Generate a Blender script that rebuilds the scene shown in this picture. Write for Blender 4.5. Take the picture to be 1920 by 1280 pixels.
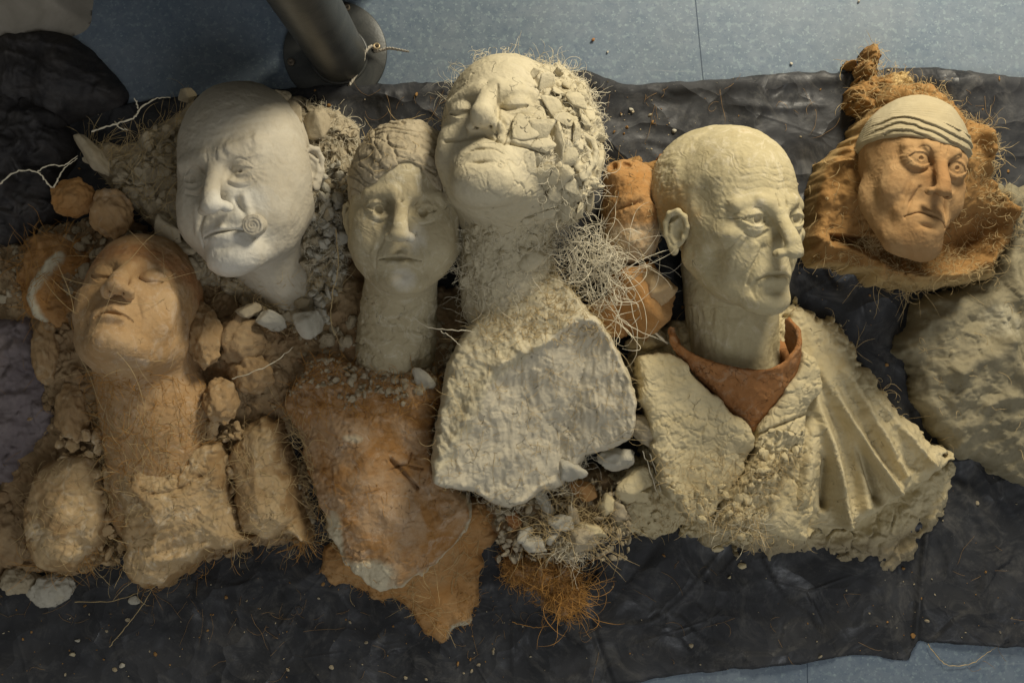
import bpy, math, random, time
import numpy as np
T0 = time.time()
for o in list(bpy.data.objects): bpy.data.objects.remove(o)
C = bpy.context.scene
COL = C.collection
S = 0.00065            # metres in one working unit (u); the working frame is 1920 x 1280 u at z = 100
D = 2300.0             # camera height above the floor, in u
# ------------------------------------------------------------------ camera, world, lamps, exposure
cam_d = bpy.data.cameras.new('camera'); cam = bpy.data.objects.new('camera', cam_d); COL.objects.link(cam)
cam.location = (0, 0, D*S); cam.rotation_euler = (0, 0, 0)
cam_d.sensor_width = 36; cam_d.lens = 36*(D-100)/1920.0
cam_d.clip_start = 0.05; cam_d.clip_end = 50
C.camera = cam
W_ = bpy.data.worlds.new('World'); C.world = W_; W_.use_nodes = True
bg = W_.node_tree.nodes['Background']; bg.inputs[0].default_value = (0.92, 0.90, 0.84, 1); bg.inputs[1].default_value = 0.19

def aim(o, target):
    from mathutils import Vector
    d = Vector(target) - o.location
    o.rotation_euler = d.to_track_quat('-Z', 'Y').to_euler()
kd = bpy.data.lights.new('window_lamp', 'POINT'); key = bpy.data.objects.new('window_lamp', kd); COL.objects.link(key)
key.location = ((1850-960)*S, (640+980)*S, 1080*S); kd.energy = 74; kd.color = (1.0, 0.91, 0.73); kd.shadow_soft_size = 0.18
fd = bpy.data.lights.new('cool_window', 'AREA'); fil = bpy.data.objects.new('cool_window', fd); COL.objects.link(fil)
fil.location = (1.0, -2.0, 2.4); fd.energy = 20; fd.size = 1.6; fd.color = (0.93, 0.96, 1.0); aim(fil, (0.25, -0.1, 0))
C.view_settings.view_transform = 'Standard'; C.view_settings.look = 'None'; C.view_settings.exposure = 0.16; C.view_settings.gamma = 1

# ------------------------------------------------------------------ numeric helpers
def w(px, py, z=100.0):
    k = (D - z)/(D - 100.0)
    return np.array([(px-960.0)*k, (640.0-py)*k, z])
def wl(pts, z=100.0): return np.array([w(a[0], a[1], a[2] if len(a) > 2 else z) for a in pts])
def _h(ix, iy, iz, seed):
    n = (ix.astype(np.int64)*374761393 + iy.astype(np.int64)*668265263 + iz.astype(np.int64)*2147483647 + seed*1274126177) & 0xffffffff
    n = ((n ^ (n >> 13))*1274126177) & 0xffffffff
    n = (n ^ (n >> 16)); n = (n*2246822519) & 0xffffffff; n ^= n >> 15
    return (n & 0xffffff).astype(np.float32)/16777215.0
_RN = np.array([[.8138, .4698, -.3420], [-.5438, .8232, -.1632], [.2048, .3188, .9254]])
def vn(p, seed=0):
    p = p@_RN
    i = np.floor(p); f = (p-i).astype(np.float32); i = i.astype(np.int64)
    u = f*f*(3-2*f); x, y, z = i[:, 0], i[:, 1], i[:, 2]; r = 0
    for a in (0, 1):
        wx = u[:, 0] if a else 1-u[:, 0]
        for b in (0, 1):
            wy = u[:, 1] if b else 1-u[:, 1]
            for c in (0, 1):
                wz = u[:, 2] if c else 1-u[:, 2]
                r = r + wx*wy*wz*_h(x+a, y+b, z+c, seed)
    return r*2-1
def fbm(p, seed=0, o=4, g=0.5):
    r = 0; a = 1; t = 0
    for k in range(o):
        r = r + a*vn(p*(2.03**k)+17.3*k, seed+k); t += a; a *= g
    return r/t*1.6
def ridged(p, seed=0, o=3):
    r = 0; a = 1; t = 0
    for k in range(o):
        r = r + a*(1-np.abs(vn(p*(2.1**k)+9.1*k, seed+k))*2); t += a; a *= .5
    return r/t
def voro(p, seed=0):
    i = np.floor(p).astype(np.int64); f = p-i
    n = len(p); F1 = np.full(n, 9., np.float32); F2 = np.full(n, 9., np.float32); cid = np.zeros(n, np.float32); vec = np.zeros((n, 3), np.float32)
    for a in (-1, 0, 1):
        for b in (-1, 0, 1):
            for c in (-1, 0, 1):
                x, y, z = i[:, 0]+a, i[:, 1]+b, i[:, 2]+c
                o = np.stack([a+_h(x, y, z, seed), b+_h(x, y, z, seed+1), c+_h(x, y, z, seed+2)], 1)
                dv = (f-o).astype(np.float32); d = np.sqrt((dv**2).sum(1))
                m = d < F1
                F2 = np.where(m, F1, np.minimum(F2, d))
                F1 = np.where(m, d, F1); vec[m] = dv[m]
                cid = np.where(m, _h(x, y, z, seed+7), cid)
    return F1, F2, cid, vec
def sst(a, b, x): t = np.clip((x-a)/(b-a), 0, 1); return t*t*(3-2*t)
def gauss(P, c, r):
    q = (P[:, :len(c)]-np.asarray(c))/np.asarray(r); return np.exp(-(q*q).sum(1))
def smin(a, b, k): h = np.maximum(k-np.abs(a-b), 0)/k; return np.minimum(a, b)-h*h*k*.25
def smax(a, b, k): return -smin(-a, -b, k)
def ell(p, c, r):
    r = np.asarray(r, np.float32); q = (p-np.asarray(c, np.float32)); k0 = np.sqrt(((q/r)**2).sum(1)); k1 = np.sqrt(((q/(r*r))**2).sum(1))+1e-9
    return k0*(k0-1)/k1
def cap(p, a, b, ra, rb=None):
    rb = ra if rb is None else rb; a = np.asarray(a, np.float32); b = np.asarray(b, np.float32)
    ba = b-a; t = np.clip(((p-a)@ba)/max(float(ba@ba), 1e-9), 0, 1)
    return np.sqrt(((p-a-t[:, None]*ba)**2).sum(1))-(ra+(rb-ra)*t)
def polycap(p, pts, rs, k=0.01):
    if not hasattr(rs, '__len__'): rs = [rs]*len(pts)
    d = None
    for i in range(len(pts)-1):
        e = cap(p, pts[i], pts[i+1], rs[i], rs[i+1]); d = e if d is None else smin(d, e, k)
    return d
def rotm(yaw, pitch, roll):
    y, p, r = map(math.radians, (yaw, -pitch, roll))
    Ry = np.array([[math.cos(y), 0, math.sin(y)], [0, 1, 0], [-math.sin(y), 0, math.cos(y)]])
    Rx = np.array([[1, 0, 0], [0, math.cos(p), -math.sin(p)], [0, math.sin(p), math.cos(p)]])
    Rz = np.array([[math.cos(r), -math.sin(r), 0], [math.sin(r), math.cos(r), 0], [0, 0, 1]])
    return Rz@Rx@Ry
class Frame:
    """head frame: local x = picture right, y = face forward, z = crown; unit = head height."""
    def __init__(s, px, py, L, zc, yaw=0, pitch=0, roll=0, anchor=(0, .36, 0)):
        s.R = rotm(yaw, pitch, roll); a = np.array([anchor[0], anchor[2], anchor[1]])
        v = s.R@a
        for _ in range(3):
            k = (D-zc-v[2]*L)/(D-100.); s.L = L*k; ze = zc+v[2]*s.L
        p = w(px, py, ze); s.c = p-v*s.L; s.c[2] = zc
    def to(s, P): q = ((P-s.c)@s.R)/s.L; return np.ascontiguousarray(q[:, [0, 2, 1]]).astype(np.float32)
    def frm(s, q): q = np.atleast_2d(np.asarray(q, float)); return (q[:, [0, 2, 1]]*s.L)@s.R.T+s.c
def surface_nets(G, lo, vox):
    s = G < 0; nx, ny, nz = G.shape
    cnt = np.zeros((nx-1, ny-1, nz-1), np.int8)
    for a in (0, 1):
        for b in (0, 1):
            for c in (0, 1): cnt += s[a:nx-1+a, b:ny-1+b, c:nz-1+c]
    act = (cnt > 0) & (cnt < 8); I = np.argwhere(act); n = len(I)
    vid = np.full(act.shape, -1, np.int64); vid[act] = np.arange(n)
    acc = np.zeros((n, 3)); num = np.zeros(n)
    cr = {}
    for a in (0, 1):
        for b in (0, 1):
            for c in (0, 1): cr[(a, b, c)] = G[I[:, 0]+a, I[:, 1]+b, I[:, 2]+c]
    for k in cr:
        for ax in range(3):
            if k[ax] == 0:
                k2 = list(k); k2[ax] = 1; k2 = tuple(k2); g0, g1 = cr[k], cr[k2]
                m = (g0 < 0) != (g1 < 0); t = np.where(m, g0/np.where(m, g0-g1, 1), 0)
                pos = np.tile(np.array(k, float), (n, 1)); pos[:, ax] = t
                acc[m] += pos[m]; num[m] += 1
    V = (acc/num[:, None]+I)*vox+lo
    F = []
    def quads(ax):
        sl = [slice(None)]*3; sl2 = [slice(None)]*3; sl[ax] = slice(0, -1); sl2[ax] = slice(1, None)
        a, b = s[tuple(sl)], s[tuple(sl2)]; J = np.argwhere(a != b)
        o1, o2 = [(1, 2), (2, 0), (0, 1)][ax]
        lim = np.array(act.shape)
        J = J[(J[:, o1] > 0) & (J[:, o2] > 0) & (J[:, o1] < lim[o1]) & (J[:, o2] < lim[o2])]
        fl = a[tuple(J.T)]
        def cell(d1, d2):
            K = J.copy(); K[:, o1] -= d1; K[:, o2] -= d2; return vid[tuple(K.T)]
        q = np.stack([cell(1, 1), cell(0, 1), cell(0, 0), cell(1, 0)], 1)
        q[~fl] = q[~fl][:, ::-1]
        return q
    F = np.concatenate([quads(0), quads(1), quads(2)])
    F = F[(F >= 0).all(1)]
    return V, F
def mesh_sdf(f, lo, hi, vox, margin=1.6):
    lo = np.array(lo, float); hi = np.array(hi, float); B = 6
    nb = np.ceil((hi-lo)/(vox*B)).astype(int)
    g = np.stack(np.meshgrid(*[np.arange(k) for k in nb], indexing='ij'), -1).reshape(-1, 3)
    dc = f(((g+.5)*B*vox+lo).astype(np.float32)-vox/2)
    keep = np.abs(dc) < vox*B*.87*margin
    G = np.repeat(np.repeat(np.repeat(dc.reshape(nb), B, 0), B, 1), B, 2).astype(np.float32)
    K = g[keep]; off = np.stack(np.meshgrid(*[np.arange(B)]*3, indexing='ij'), -1).reshape(-1, 3)
    idx = (K[:, None, :]*B+off[None]).reshape(-1, 3)
    val = np.empty(len(idx), np.float32)
    for i in range(0, len(idx), 400000):
        val[i:i+400000] = f((idx[i:i+400000]*vox+lo).astype(np.float32))
    G[tuple(idx.T)] = val
    return surface_nets(G, lo, vox)
def normals(V, F):
    a = V[F[:, 2]]-V[F[:, 0]]; b = V[F[:, -1]]-V[F[:, 1]]; n = np.cross(a, b)
    N = np.zeros_like(V)
    for k in range(F.shape[1]):
        for c in range(3): N[:, c] += np.bincount(F[:, k], n[:, c], len(V))
    return N/(np.linalg.norm(N, axis=1)[:, None]+1e-12)

# ------------------------------------------------------------------ object helpers
def set_props(o, label=None, cat=None, group=None, kind=None):
    if label: o['label'] = label
    if cat: o['category'] = cat
    if group: o['group'] = group
    if kind: o['kind'] = kind
    return o
def thing(name, px, py, label, cat, group=None, z=0.0):
    o = bpy.data.objects.new(name, None); COL.objects.link(o); o.location = tuple(w(px, py, z)*S); o.empty_display_size = .02
    return set_props(o, label, cat, group)
def obj(name, V, F, mat, parent=None, base=None, smooth=True, stain=None, **kw):
    V = np.asarray(V, float); F = np.asarray(F)
    if parent is not None: org = np.array(parent.location)
    elif base is not None: org = np.array(base)*S
    else: org = np.array([V[:, 0].mean(), V[:, 1].mean(), V[:, 2].min()])*S
    me = bpy.data.meshes.new(name); k = F.shape[1]
    me.vertices.add(len(V)); me.vertices.foreach_set('co', (V*S-org).astype(np.float32).ravel())
    me.loops.add(F.size); me.loops.foreach_set('vertex_index', F.astype(np.int32).ravel())
    me.polygons.add(len(F)); me.polygons.foreach_set('loop_start', (np.arange(len(F))*k).astype(np.int32))
    me.polygons.foreach_set('use_smooth', np.full(len(F), smooth))
    me.update(calc_edges=True)
    if stain is not None:
        at = me.attributes.new('stain', 'FLOAT', 'POINT'); at.data.foreach_set('value', np.clip(stain, 0, 1).astype(np.float32))
    me.materials.append(mat)
    o = bpy.data.objects.new(name, me); COL.objects.link(o)
    if parent is not None: o.parent = parent
    else: o.location = tuple(org)
    return set_props(o, **kw)

# ------------------------------------------------------------------ materials
def nn(nt, t, **kw):
    n = nt.nodes.new(t)
    for k, v in kw.items():
        if k.startswith('i_'):
            key_ = k[2:]; key_ = int(key_) if key_.isdigit() else key_.replace('_', ' ')
            n.inputs[key_].default_value = v
        else: setattr(n, k, v)
    return n
def ramp(nt, src, pts):
    r = nt.nodes.new('ShaderNodeValToRGB'); el = r.color_ramp.elements
    while len(el) < len(pts): el.new(.5)
    for e, (p, c) in zip(el, pts): e.position = p; e.color = (c, c, c, 1) if not hasattr(c, '__len__') else (*c, 1)
    nt.links.new(src, r.inputs[0]); return r.outputs[0]
def mix(nt, f, a, b, mode='MIX'):
    m = nt.nodes.new('ShaderNodeMix'); m.data_type = 'RGBA'; m.blend_type = mode
    for sock, v in ((0, f), (6, a), (7, b)):
        if isinstance(v, bpy.types.NodeSocket): nt.links.new(v, m.inputs[sock])
        else: m.inputs[sock].default_value = v if sock == 0 else (*v[:3], 1)
    return m.outputs[2]
def new_mat(name):
    m = bpy.data.materials.new(name); m.use_nodes = True; nt = m.node_tree; nt.nodes.clear()
    out = nt.nodes.new('ShaderNodeOutputMaterial'); b = nt.nodes.new('ShaderNodeBsdfPrincipled'); nt.links.new(b.outputs[0], out.inputs[0])
    return m, nt, b
def clay(name, c1, c2, stain=None, crack=.5, grain=1.0, streak=0.0, rough=.92, blot=(.35, .65), cracksc=70, spec=.15, smear=None, flake=None):
    flake = (.45 if grain >= .8 else .12*grain) if flake is None else flake
    m, nt, b = new_mat(name); L = nt.links
    tc = nt.nodes.new('ShaderNodeTexCoord').outputs['Object']
    def noise(sc, det=6, rg=.6, dist=0, vec=tc):
        n = nn(nt, 'ShaderNodeTexNoise', i_Scale=sc, i_Detail=det, i_Roughness=rg, i_Distortion=dist); L.new(vec, n.inputs['Vector']); return n
    n1 = noise(18, 7, .65, .6); col = mix(nt, ramp(nt, n1.outputs[0], [(blot[0], 0), (blot[1], 1)]), c1, c2)
    n2 = noise(120, 5, .7); col = mix(nt, ramp(nt, n2.outputs[0], [(.3, .0), (.7, .35)]), col, [x*.72 for x in c1])
    if smear:
        n6 = noise(35, 8, .75, 1.5); col = mix(nt, ramp(nt, n6.outputs[0], [(.52, 0), (.66, .8)]), col, smear)
    if stain:
        at = nn(nt, 'ShaderNodeAttribute', attribute_name='stain')
        n3 = noise(60, 6, .7)
        mth = nn(nt, 'ShaderNodeMath', operation='MULTIPLY_ADD', i_1=.7, i_2=-.35); L.new(n3.outputs[0], mth.inputs[0])
        ad = nn(nt, 'ShaderNodeMath', operation='ADD'); L.new(at.outputs['Fac'], ad.inputs[0]); L.new(mth.outputs[0], ad.inputs[1])
        col = mix(nt, ramp(nt, ad.outputs[0], [(.3, 0), (.7, 1)]), col, stain)
    # hairline cracks
    nd = noise(40, 3, .5); vm = nn(nt, 'ShaderNodeVectorMath', operation='SCALE', i_Scale=.022); L.new(nd.outputs['Color'], vm.inputs[0])
    va = nn(nt, 'ShaderNodeVectorMath', operation='ADD'); L.new(tc, va.inputs[0]); L.new(vm.outputs[0], va.inputs[1])
    vo = nn(nt, 'ShaderNodeTexVoronoi', feature='DISTANCE_TO_EDGE', i_Scale=cracksc); L.new(va.outputs[0], vo.inputs['Vector'])
    ck = ramp(nt, vo.outputs['Distance'], [(.0, 1), (.022, 0)])
    nm = noise(34, 4, .7); msk = ramp(nt, nm.outputs[0], [(.66-.2*crack, 0), (.72-.2*crack, 1)])
    mm = nn(nt, 'ShaderNodeMath', operation='MULTIPLY'); L.new(ck, mm.inputs[0]); L.new(msk, mm.inputs[1])
    mc = nn(nt, 'ShaderNodeMath', operation='MULTIPLY', i_1=.75*min(1, crack*1.4)); L.new(mm.outputs[0], mc.inputs[0])
    col = mix(nt, mc.outputs[0], col, [x*.22 for x in c1])
    L.new(col, b.inputs['Base Color']); b.inputs['Roughness'].default_value = rough; b.inputs['Specular IOR Level'].default_value = spec
    # bump: grain, thumb-dragged streaks, cracks
    g1 = noise(260, 8, .75); g2 = noise(70, 6, .7, .8)
    b1 = nn(nt, 'ShaderNodeBump', i_Strength=.7*grain, i_Distance=.0018); L.new(g1.outputs[0], b1.inputs['Height'])
    b2 = nn(nt, 'ShaderNodeBump', i_Strength=.45*grain, i_Distance=.0016); L.new(g2.outputs[0], b2.inputs['Height']); L.new(b1.outputs[0], b2.inputs['Normal'])
    fv = nn(nt, 'ShaderNodeTexVoronoi', feature='F1', i_Scale=105); L.new(va.outputs[0], fv.inputs['Vector'])
    sp = nn(nt, 'ShaderNodeSeparateColor'); L.new(fv.outputs['Color'], sp.inputs[0])
    fm = noise(30, 3, .6); fr = ramp(nt, fm.outputs[0], [(.48, 0), (.60, 1)]); fx = nn(nt, 'ShaderNodeMath', operation='MULTIPLY'); L.new(sp.outputs[0], fx.inputs[0]); L.new(fr, fx.inputs[1])
    bf = nn(nt, 'ShaderNodeBump', i_Strength=flake, i_Distance=.0016); L.new(fx.outputs[0], bf.inputs['Height']); L.new(b2.outputs[0], bf.inputs['Normal'])
    rn = nn(nt, 'ShaderNodeTexNoise', noise_type='RIDGED_MULTIFRACTAL', i_Scale=95, i_Detail=4, i_Distortion=1.0); L.new(va.outputs[0], rn.inputs['Vector'])
    br = nn(nt, 'ShaderNodeBump', i_Strength=.35*grain, i_Distance=.0016); L.new(rn.outputs[0], br.inputs['Height']); L.new(bf.outputs[0], br.inputs['Normal'])
    last = br
    if streak:
        wv = nn(nt, 'ShaderNodeTexWave', i_Scale=55, i_Distortion=14, i_Detail=3, i_Detail_Scale=.6); wv.bands_direction = 'DIAGONAL'; L.new(va.outputs[0], wv.inputs['Vector'])
        ms = noise(25, 2, .5); mr = ramp(nt, ms.outputs[0], [(.45, 0), (.62, 1)])
        m2 = nn(nt, 'ShaderNodeMath', operation='MULTIPLY'); L.new(wv.outputs['Fac'], m2.inputs[0]); L.new(mr, m2.inputs[1])
        b3 = nn(nt, 'ShaderNodeBump', i_Strength=streak, i_Distance=.0012); L.new(m2.outputs[0], b3.inputs['Height']); L.new(last.outputs[0], b3.inputs['Normal']); last = b3
    b4 = nn(nt, 'ShaderNodeBump', i_Strength=.8, i_Distance=.0025, invert=True); L.new(mm.outputs[0], b4.inputs['Height']); L.new(last.outputs[0], b4.inputs['Normal'])
    L.new(b4.outputs[0], b.inputs['Normal'])
    return m
M = {}
PALE = (.46, .42, .31)
M['white'] = clay('white_clay', (.50, .455, .36), (.43, .38, .285), stain=(.58, .55, .47), crack=.0, grain=.45, streak=.15, spec=.2, rough=.75, smear=(.40, .35, .26))
M['mould'] = clay('mould_clay', (.44, .375, .26), (.34, .28, .18), crack=.5, grain=1.1, cracksc=45)
M['pale'] = clay('pale_clay', (.46, .40, .26), (.37, .31, .19), stain=(.58, .54, .44), crack=.25, grain=.75, streak=.25, smear=(.56, .51, .38))
M['cracked'] = clay('cracked_clay', (.55, .49, .345), (.47, .41, .27), stain=(.52, .465, .345), crack=.45, grain=.8, streak=.25, cracksc=55)
M['olive'] = clay('olive_clay', (.48, .415, .255), (.39, .33, .19), stain=(.40, .26, .11), crack=.1, grain=.5, streak=.25, smear=(.54, .48, .34))
M['shawl'] = clay('shawl_clay', (.56, .48, .30), (.48, .40, .23), stain=(.29, .24, .15), crack=.4, grain=.75, streak=.45, cracksc=60, flake=.25)
M['face5'] = clay('brick_ochre_clay', (.33, .19, .08), (.39, .25, .12), stain=(.31, .17, .07), crack=.0, grain=.5, streak=.2)
M['terra'] = clay('terracotta_clay', (.40, .19, .072), (.31, .14, .052), crack=.8, grain=1.6, smear=(.38, .25, .15), flake=.6)
M['orange'] = clay('orange_clay', (.38, .19, .06), (.42, .26, .12), stain=(.50, .45, .32), crack=.3, grain=1.0)
M['ochre'] = clay('ochre_clay', (.40, .245, .11), (.45, .31, .17), stain=(.31, .15, .06), crack=.25, grain=.6, streak=.15, smear=(.50, .38, .26))
M['hood'] = clay('hood_clay', (.33, .19, .07), (.27, .145, .05), stain=(.46, .33, .15), crack=.4, grain=1.1)
M['tan'] = clay('tan_clay', (.47, .345, .19), (.40, .27, .135), stain=(.29, .185, .085), crack=.35, grain=.5, streak=.5, smear=(.56, .47, .33), flake=.15)
M['lump'] = clay('lump_clay', (.32, .205, .095), (.38, .26, .14), crack=.35, grain=.9, smear=(.42, .33, .21))
M['brown'] = clay('brown_clay', (.27, .175, .09), (.36, .27, .155), crack=.6, grain=1.2)
M['chest'] = clay('rust_clay', (.34, .175, .06), (.43, .29, .165), stain=(.56, .49, .34), crack=.4, grain=1.1, flake=.4, smear=(.47, .35, .24), blot=(.42, .58))
M['grey'] = clay('grey_clay', (.46, .43, .35), (.38, .355, .28), crack=.5, grain=.9)
M['greyolive'] = clay('grey_olive_clay', (.27, .235, .15), (.20, .175, .11), stain=(.48, .44, .32), crack=.15, grain=.9, rough=.8, spec=.25)
M['mauve'] = clay('mauve_clay', (.22, .185, .18), (.15, .125, .13), crack=.2, grain=1.2)
M['cap'] = clay('white_cap_clay', (.41, .35, .225), (.35, .29, .175), crack=.0, grain=.4)
def fibre_mat(name, c):
    m, nt, b = new_mat(name); b.inputs['Base Color'].default_value = (*c, 1); b.inputs['Roughness'].default_value = .7; b.inputs['Specular IOR Level'].default_value = .25
    return m
M['f_white'] = fibre_mat('pale_fibre', (.66, .60, .45)); M['f_straw'] = fibre_mat('straw_fibre', (.48, .36, .18)); M['f_orange'] = fibre_mat('orange_fibre', (.42, .22, .06)); M['f_brown'] = fibre_mat('brown_fibre', (.26, .16, .07))

def mat_floor():
    m, nt, b = new_mat('speckled_linoleum'); L = nt.links
    tc = nt.nodes.new('ShaderNodeTexCoord').outputs['Object']
    def noise(sc, det, rg=.5, off=0):
        mp = nn(nt, 'ShaderNodeMapping'); mp.inputs['Location'].default_value = (off, off*.7, 0); L.new(tc, mp.inputs['Vector'])
        n = nn(nt, 'ShaderNodeTexNoise', i_Scale=sc, i_Detail=det, i_Roughness=rg); L.new(mp.outputs[0], n.inputs['Vector']); return n.outputs[0]
    col = mix(nt, ramp(nt, noise(60, 3), [(.35, 0), (.65, 1)]), (.105, .14, .18), (.135, .172, .21))
    col = mix(nt, ramp(nt, noise(150, 2, .5, 3), [(.55, 0), (.66, .65)]), col, (.185, .24, .262))
    col = mix(nt, ramp(nt, noise(230, 2, .5, 7), [(.63, 0), (.70, .5)]), col, (.27, .34, .35))
    col = mix(nt, ramp(nt, noise(190, 2, .5, 11), [(.60, 0), (.66, .6)]), col, (.085, .115, .165))
    col = mix(nt, ramp(nt, noise(5, 7, .7, 5), [(.45, 0), (.8, .45)]), col, (.22, .24, .25))
    mp = nn(nt, 'ShaderNodeMapping'); mp.inputs['Scale'].default_value = (3, 60, 1); mp.inputs['Rotation'].default_value = (0, 0, .5); L.new(tc, mp.inputs['Vector'])
    sc = nn(nt, 'ShaderNodeTexNoise', i_Scale=2.2, i_Detail=4, i_Distortion=.4); L.new(mp.outputs[0], sc.inputs['Vector'])
    col = mix(nt, ramp(nt, sc.outputs[0], [(.68, 0), (.74, .22)]), col, (.34, .36, .36))
    L.new(col, b.inputs['Base Color']); b.inputs['Roughness'].default_value = .55; b.inputs['Specular IOR Level'].default_value = .3
    bp = nn(nt, 'ShaderNodeBump', i_Strength=.15, i_Distance=.0005); L.new(noise(300, 3), bp.inputs['Height']); L.new(bp.outputs[0], b.inputs['Normal'])
    return m
def mat_sheet():
    m, nt, b = new_mat('dusty_black_plastic'); L = nt.links
    tc = nt.nodes.new('ShaderNodeTexCoord').outputs['Object']
    def noise(sc, det, rg=.6, dist=0):
        n = nn(nt, 'ShaderNodeTexNoise', i_Scale=sc, i_Detail=det, i_Roughness=rg, i_Distortion=dist); L.new(tc, n.inputs['Vector']); return n.outputs[0]
    col = mix(nt, ramp(nt, noise(7, 8, .65, .8), [(.35, 0), (.68, 1)]), (.009, .010, .012), (.034, .035, .038))
    col = mix(nt, ramp(nt, noise(16, 9, .75, 2.5), [(.50, 0), (.74, .7)]), col, (.10, .096, .088))
    col = mix(nt, ramp(nt, noise(420, 3, .6), [(.70, 0), (.74, .5)]), col, (.20, .18, .14))
    L.new(col, b.inputs['Base Color'])
    L.new(ramp(nt, noise(12, 6, .7, 1), [(.35, .32), (.55, .78)]), b.inputs['Roughness']); b.inputs['Specular IOR Level'].default_value = .4
    rn = nn(nt, 'ShaderNodeTexNoise', noise_type='RIDGED_MULTIFRACTAL', i_Scale=11, i_Detail=5, i_Roughness=.6, i_Distortion=1.2); L.new(tc, rn.inputs['Vector'])
    nd = nn(nt, 'ShaderNodeTexNoise', i_Scale=9, i_Detail=3); L.new(tc, nd.inputs['Vector']); vm = nn(nt, 'ShaderNodeVectorMath', operation='SCALE', i_Scale=.09); L.new(nd.outputs['Color'], vm.inputs[0])
    va = nn(nt, 'ShaderNodeVectorMath', operation='ADD'); L.new(tc, va.inputs[0]); L.new(vm.outputs[0], va.inputs[1])
    cv = nn(nt, 'ShaderNodeTexVoronoi', feature='F1', i_Scale=16, i_Randomness=1.); L.new(va.outputs[0], cv.inputs['Vector'])
    b0 = nn(nt, 'ShaderNodeBump', i_Strength=1., i_Distance=.014); L.new(cv.outputs['Distance'], b0.inputs['Height'])
    b1 = nn(nt, 'ShaderNodeBump', i_Strength=.45, i_Distance=.004); L.new(rn.outputs[0], b1.inputs['Height']); L.new(b0.outputs[0], b1.inputs['Normal'])
    ev = nn(nt, 'ShaderNodeTexVoronoi', feature='DISTANCE_TO_EDGE', i_Scale=5.0); L.new(tc, ev.inputs['Vector'])
    el = ramp(nt, ev.outputs['Distance'], [(0, 1), (.014, 0)]); em = nn(nt, 'ShaderNodeMath', operation='MULTIPLY'); L.new(el, em.inputs[0]); L.new(ramp(nt, noise(6, 3), [(.42, 0), (.58, 1)]), em.inputs[1])
    bc_ = nn(nt, 'ShaderNodeBump', i_Strength=.45, i_Distance=.003); L.new(em.outputs[0], bc_.inputs['Height']); L.new(b1.outputs[0], bc_.inputs['Normal']); b1 = bc_
    b2 = nn(nt, 'ShaderNodeBump', i_Strength=.3, i_Distance=.001); L.new(noise(200, 4), b2.inputs['Height']); L.new(b1.outputs[0], b2.inputs['Normal'])
    L.new(b2.outputs[0], b.inputs['Normal']); return m
def mat_simple(name, c1, c2, sc, rough, metal=0, bump=.3, dist=.001):
    m, nt, b = new_mat(name); L = nt.links
    tc = nt.nodes.new('ShaderNodeTexCoord').outputs['Object']
    n = nn(nt, 'ShaderNodeTexNoise', i_Scale=sc, i_Detail=8, i_Roughness=.7, i_Distortion=.8); L.new(tc, n.inputs['Vector'])
    L.new(mix(nt, ramp(nt, n.outputs[0], [(.35, 0), (.68, 1)]), c1, c2), b.inputs['Base Color'])
    b.inputs['Roughness'].default_value = rough; b.inputs['Metallic'].default_value = metal; b.inputs['Specular IOR Level'].default_value = .3
    n2 = nn(nt, 'ShaderNodeTexNoise', i_Scale=sc*6, i_Detail=8, i_Roughness=.7); L.new(tc, n2.inputs['Vector'])
    bp = nn(nt, 'ShaderNodeBump', i_Strength=bump, i_Distance=dist); L.new(n2.outputs[0], bp.inputs['Height']); L.new(bp.outputs[0], b.inputs['Normal']); return m
M['floor'] = mat_floor(); M['sheet'] = mat_sheet()
M['steel'] = mat_simple('worn_grey_paint', (.04, .043, .042), (.075, .076, .07), 30, .4, .3, .25)
M['screw'] = mat_simple('dull_screw_metal', (.10, .08, .06), (.18, .15, .11), 80, .5, .6)
M['brass'] = mat_simple('dull_brass', (.45, .36, .22), (.35, .27, .15), 80, .4, .6)
M['string'] = mat_simple('cotton_string', (.50, .46, .38), (.36, .32, .25), 300, .9)
M['bag'] = mat_simple('black_bag_cloth', (.016, .015, .016), (.062, .056, .052), 25, .55, 0, .6, .003)
M['sack'] = mat_simple('pale_sack_cloth', (.20, .18, .14), (.30, .27, .22), 12, .9, 0, .3)
M['seam'] = mat_simple('dark_seam', (.05, .07, .10), (.07, .09, .12), 50, .8)

# ------------------------------------------------------------------ shape helpers
def catmull(P, n=8, closed=True):
    P = np.asarray(P, float); N = len(P); out = []
    rng_ = range(N) if closed else range(N-1)
    for i in rng_:
        if closed: a, b, c, d = P[(i-1) % N], P[i], P[(i+1) % N], P[(i+2) % N]
        else: a, b, c, d = P[max(i-1, 0)], P[i], P[i+1], P[min(i+2, N-1)]
        for t in np.linspace(0, 1, n, endpoint=False):
            out.append(.5*((2*b)+(-a+c)*t+(2*a-5*b+4*c-d)*t*t+(-a+3*b-3*c+d)*t**3))
    if not closed: out.append(P[-1])
    return np.array(out)
def poly_sd(P, poly):
    P = P[:, :2]
    """signed distance to a closed polygon, positive inside"""
    n = len(poly); d2 = np.full(len(P), 1e18); ins = np.zeros(len(P), bool)
    for i in range(n):
        a, b = poly[i], poly[(i+1) % n]; ba = b-a; t = np.clip(((P-a)@ba)/max(ba@ba, 1e-9), 0, 1)
        q = P-a-t[:, None]*ba; d2 = np.minimum(d2, (q*q).sum(1))
        if a[1] != b[1]:
            c = ((a[1] > P[:, 1]) != (b[1] > P[:, 1])) & (P[:, 0] < (b[0]-a[0])*(P[:, 1]-a[1])/(b[1]-a[1])+a[0]); ins ^= c
    d = np.sqrt(d2); return np.where(ins, d, -d)
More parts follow.
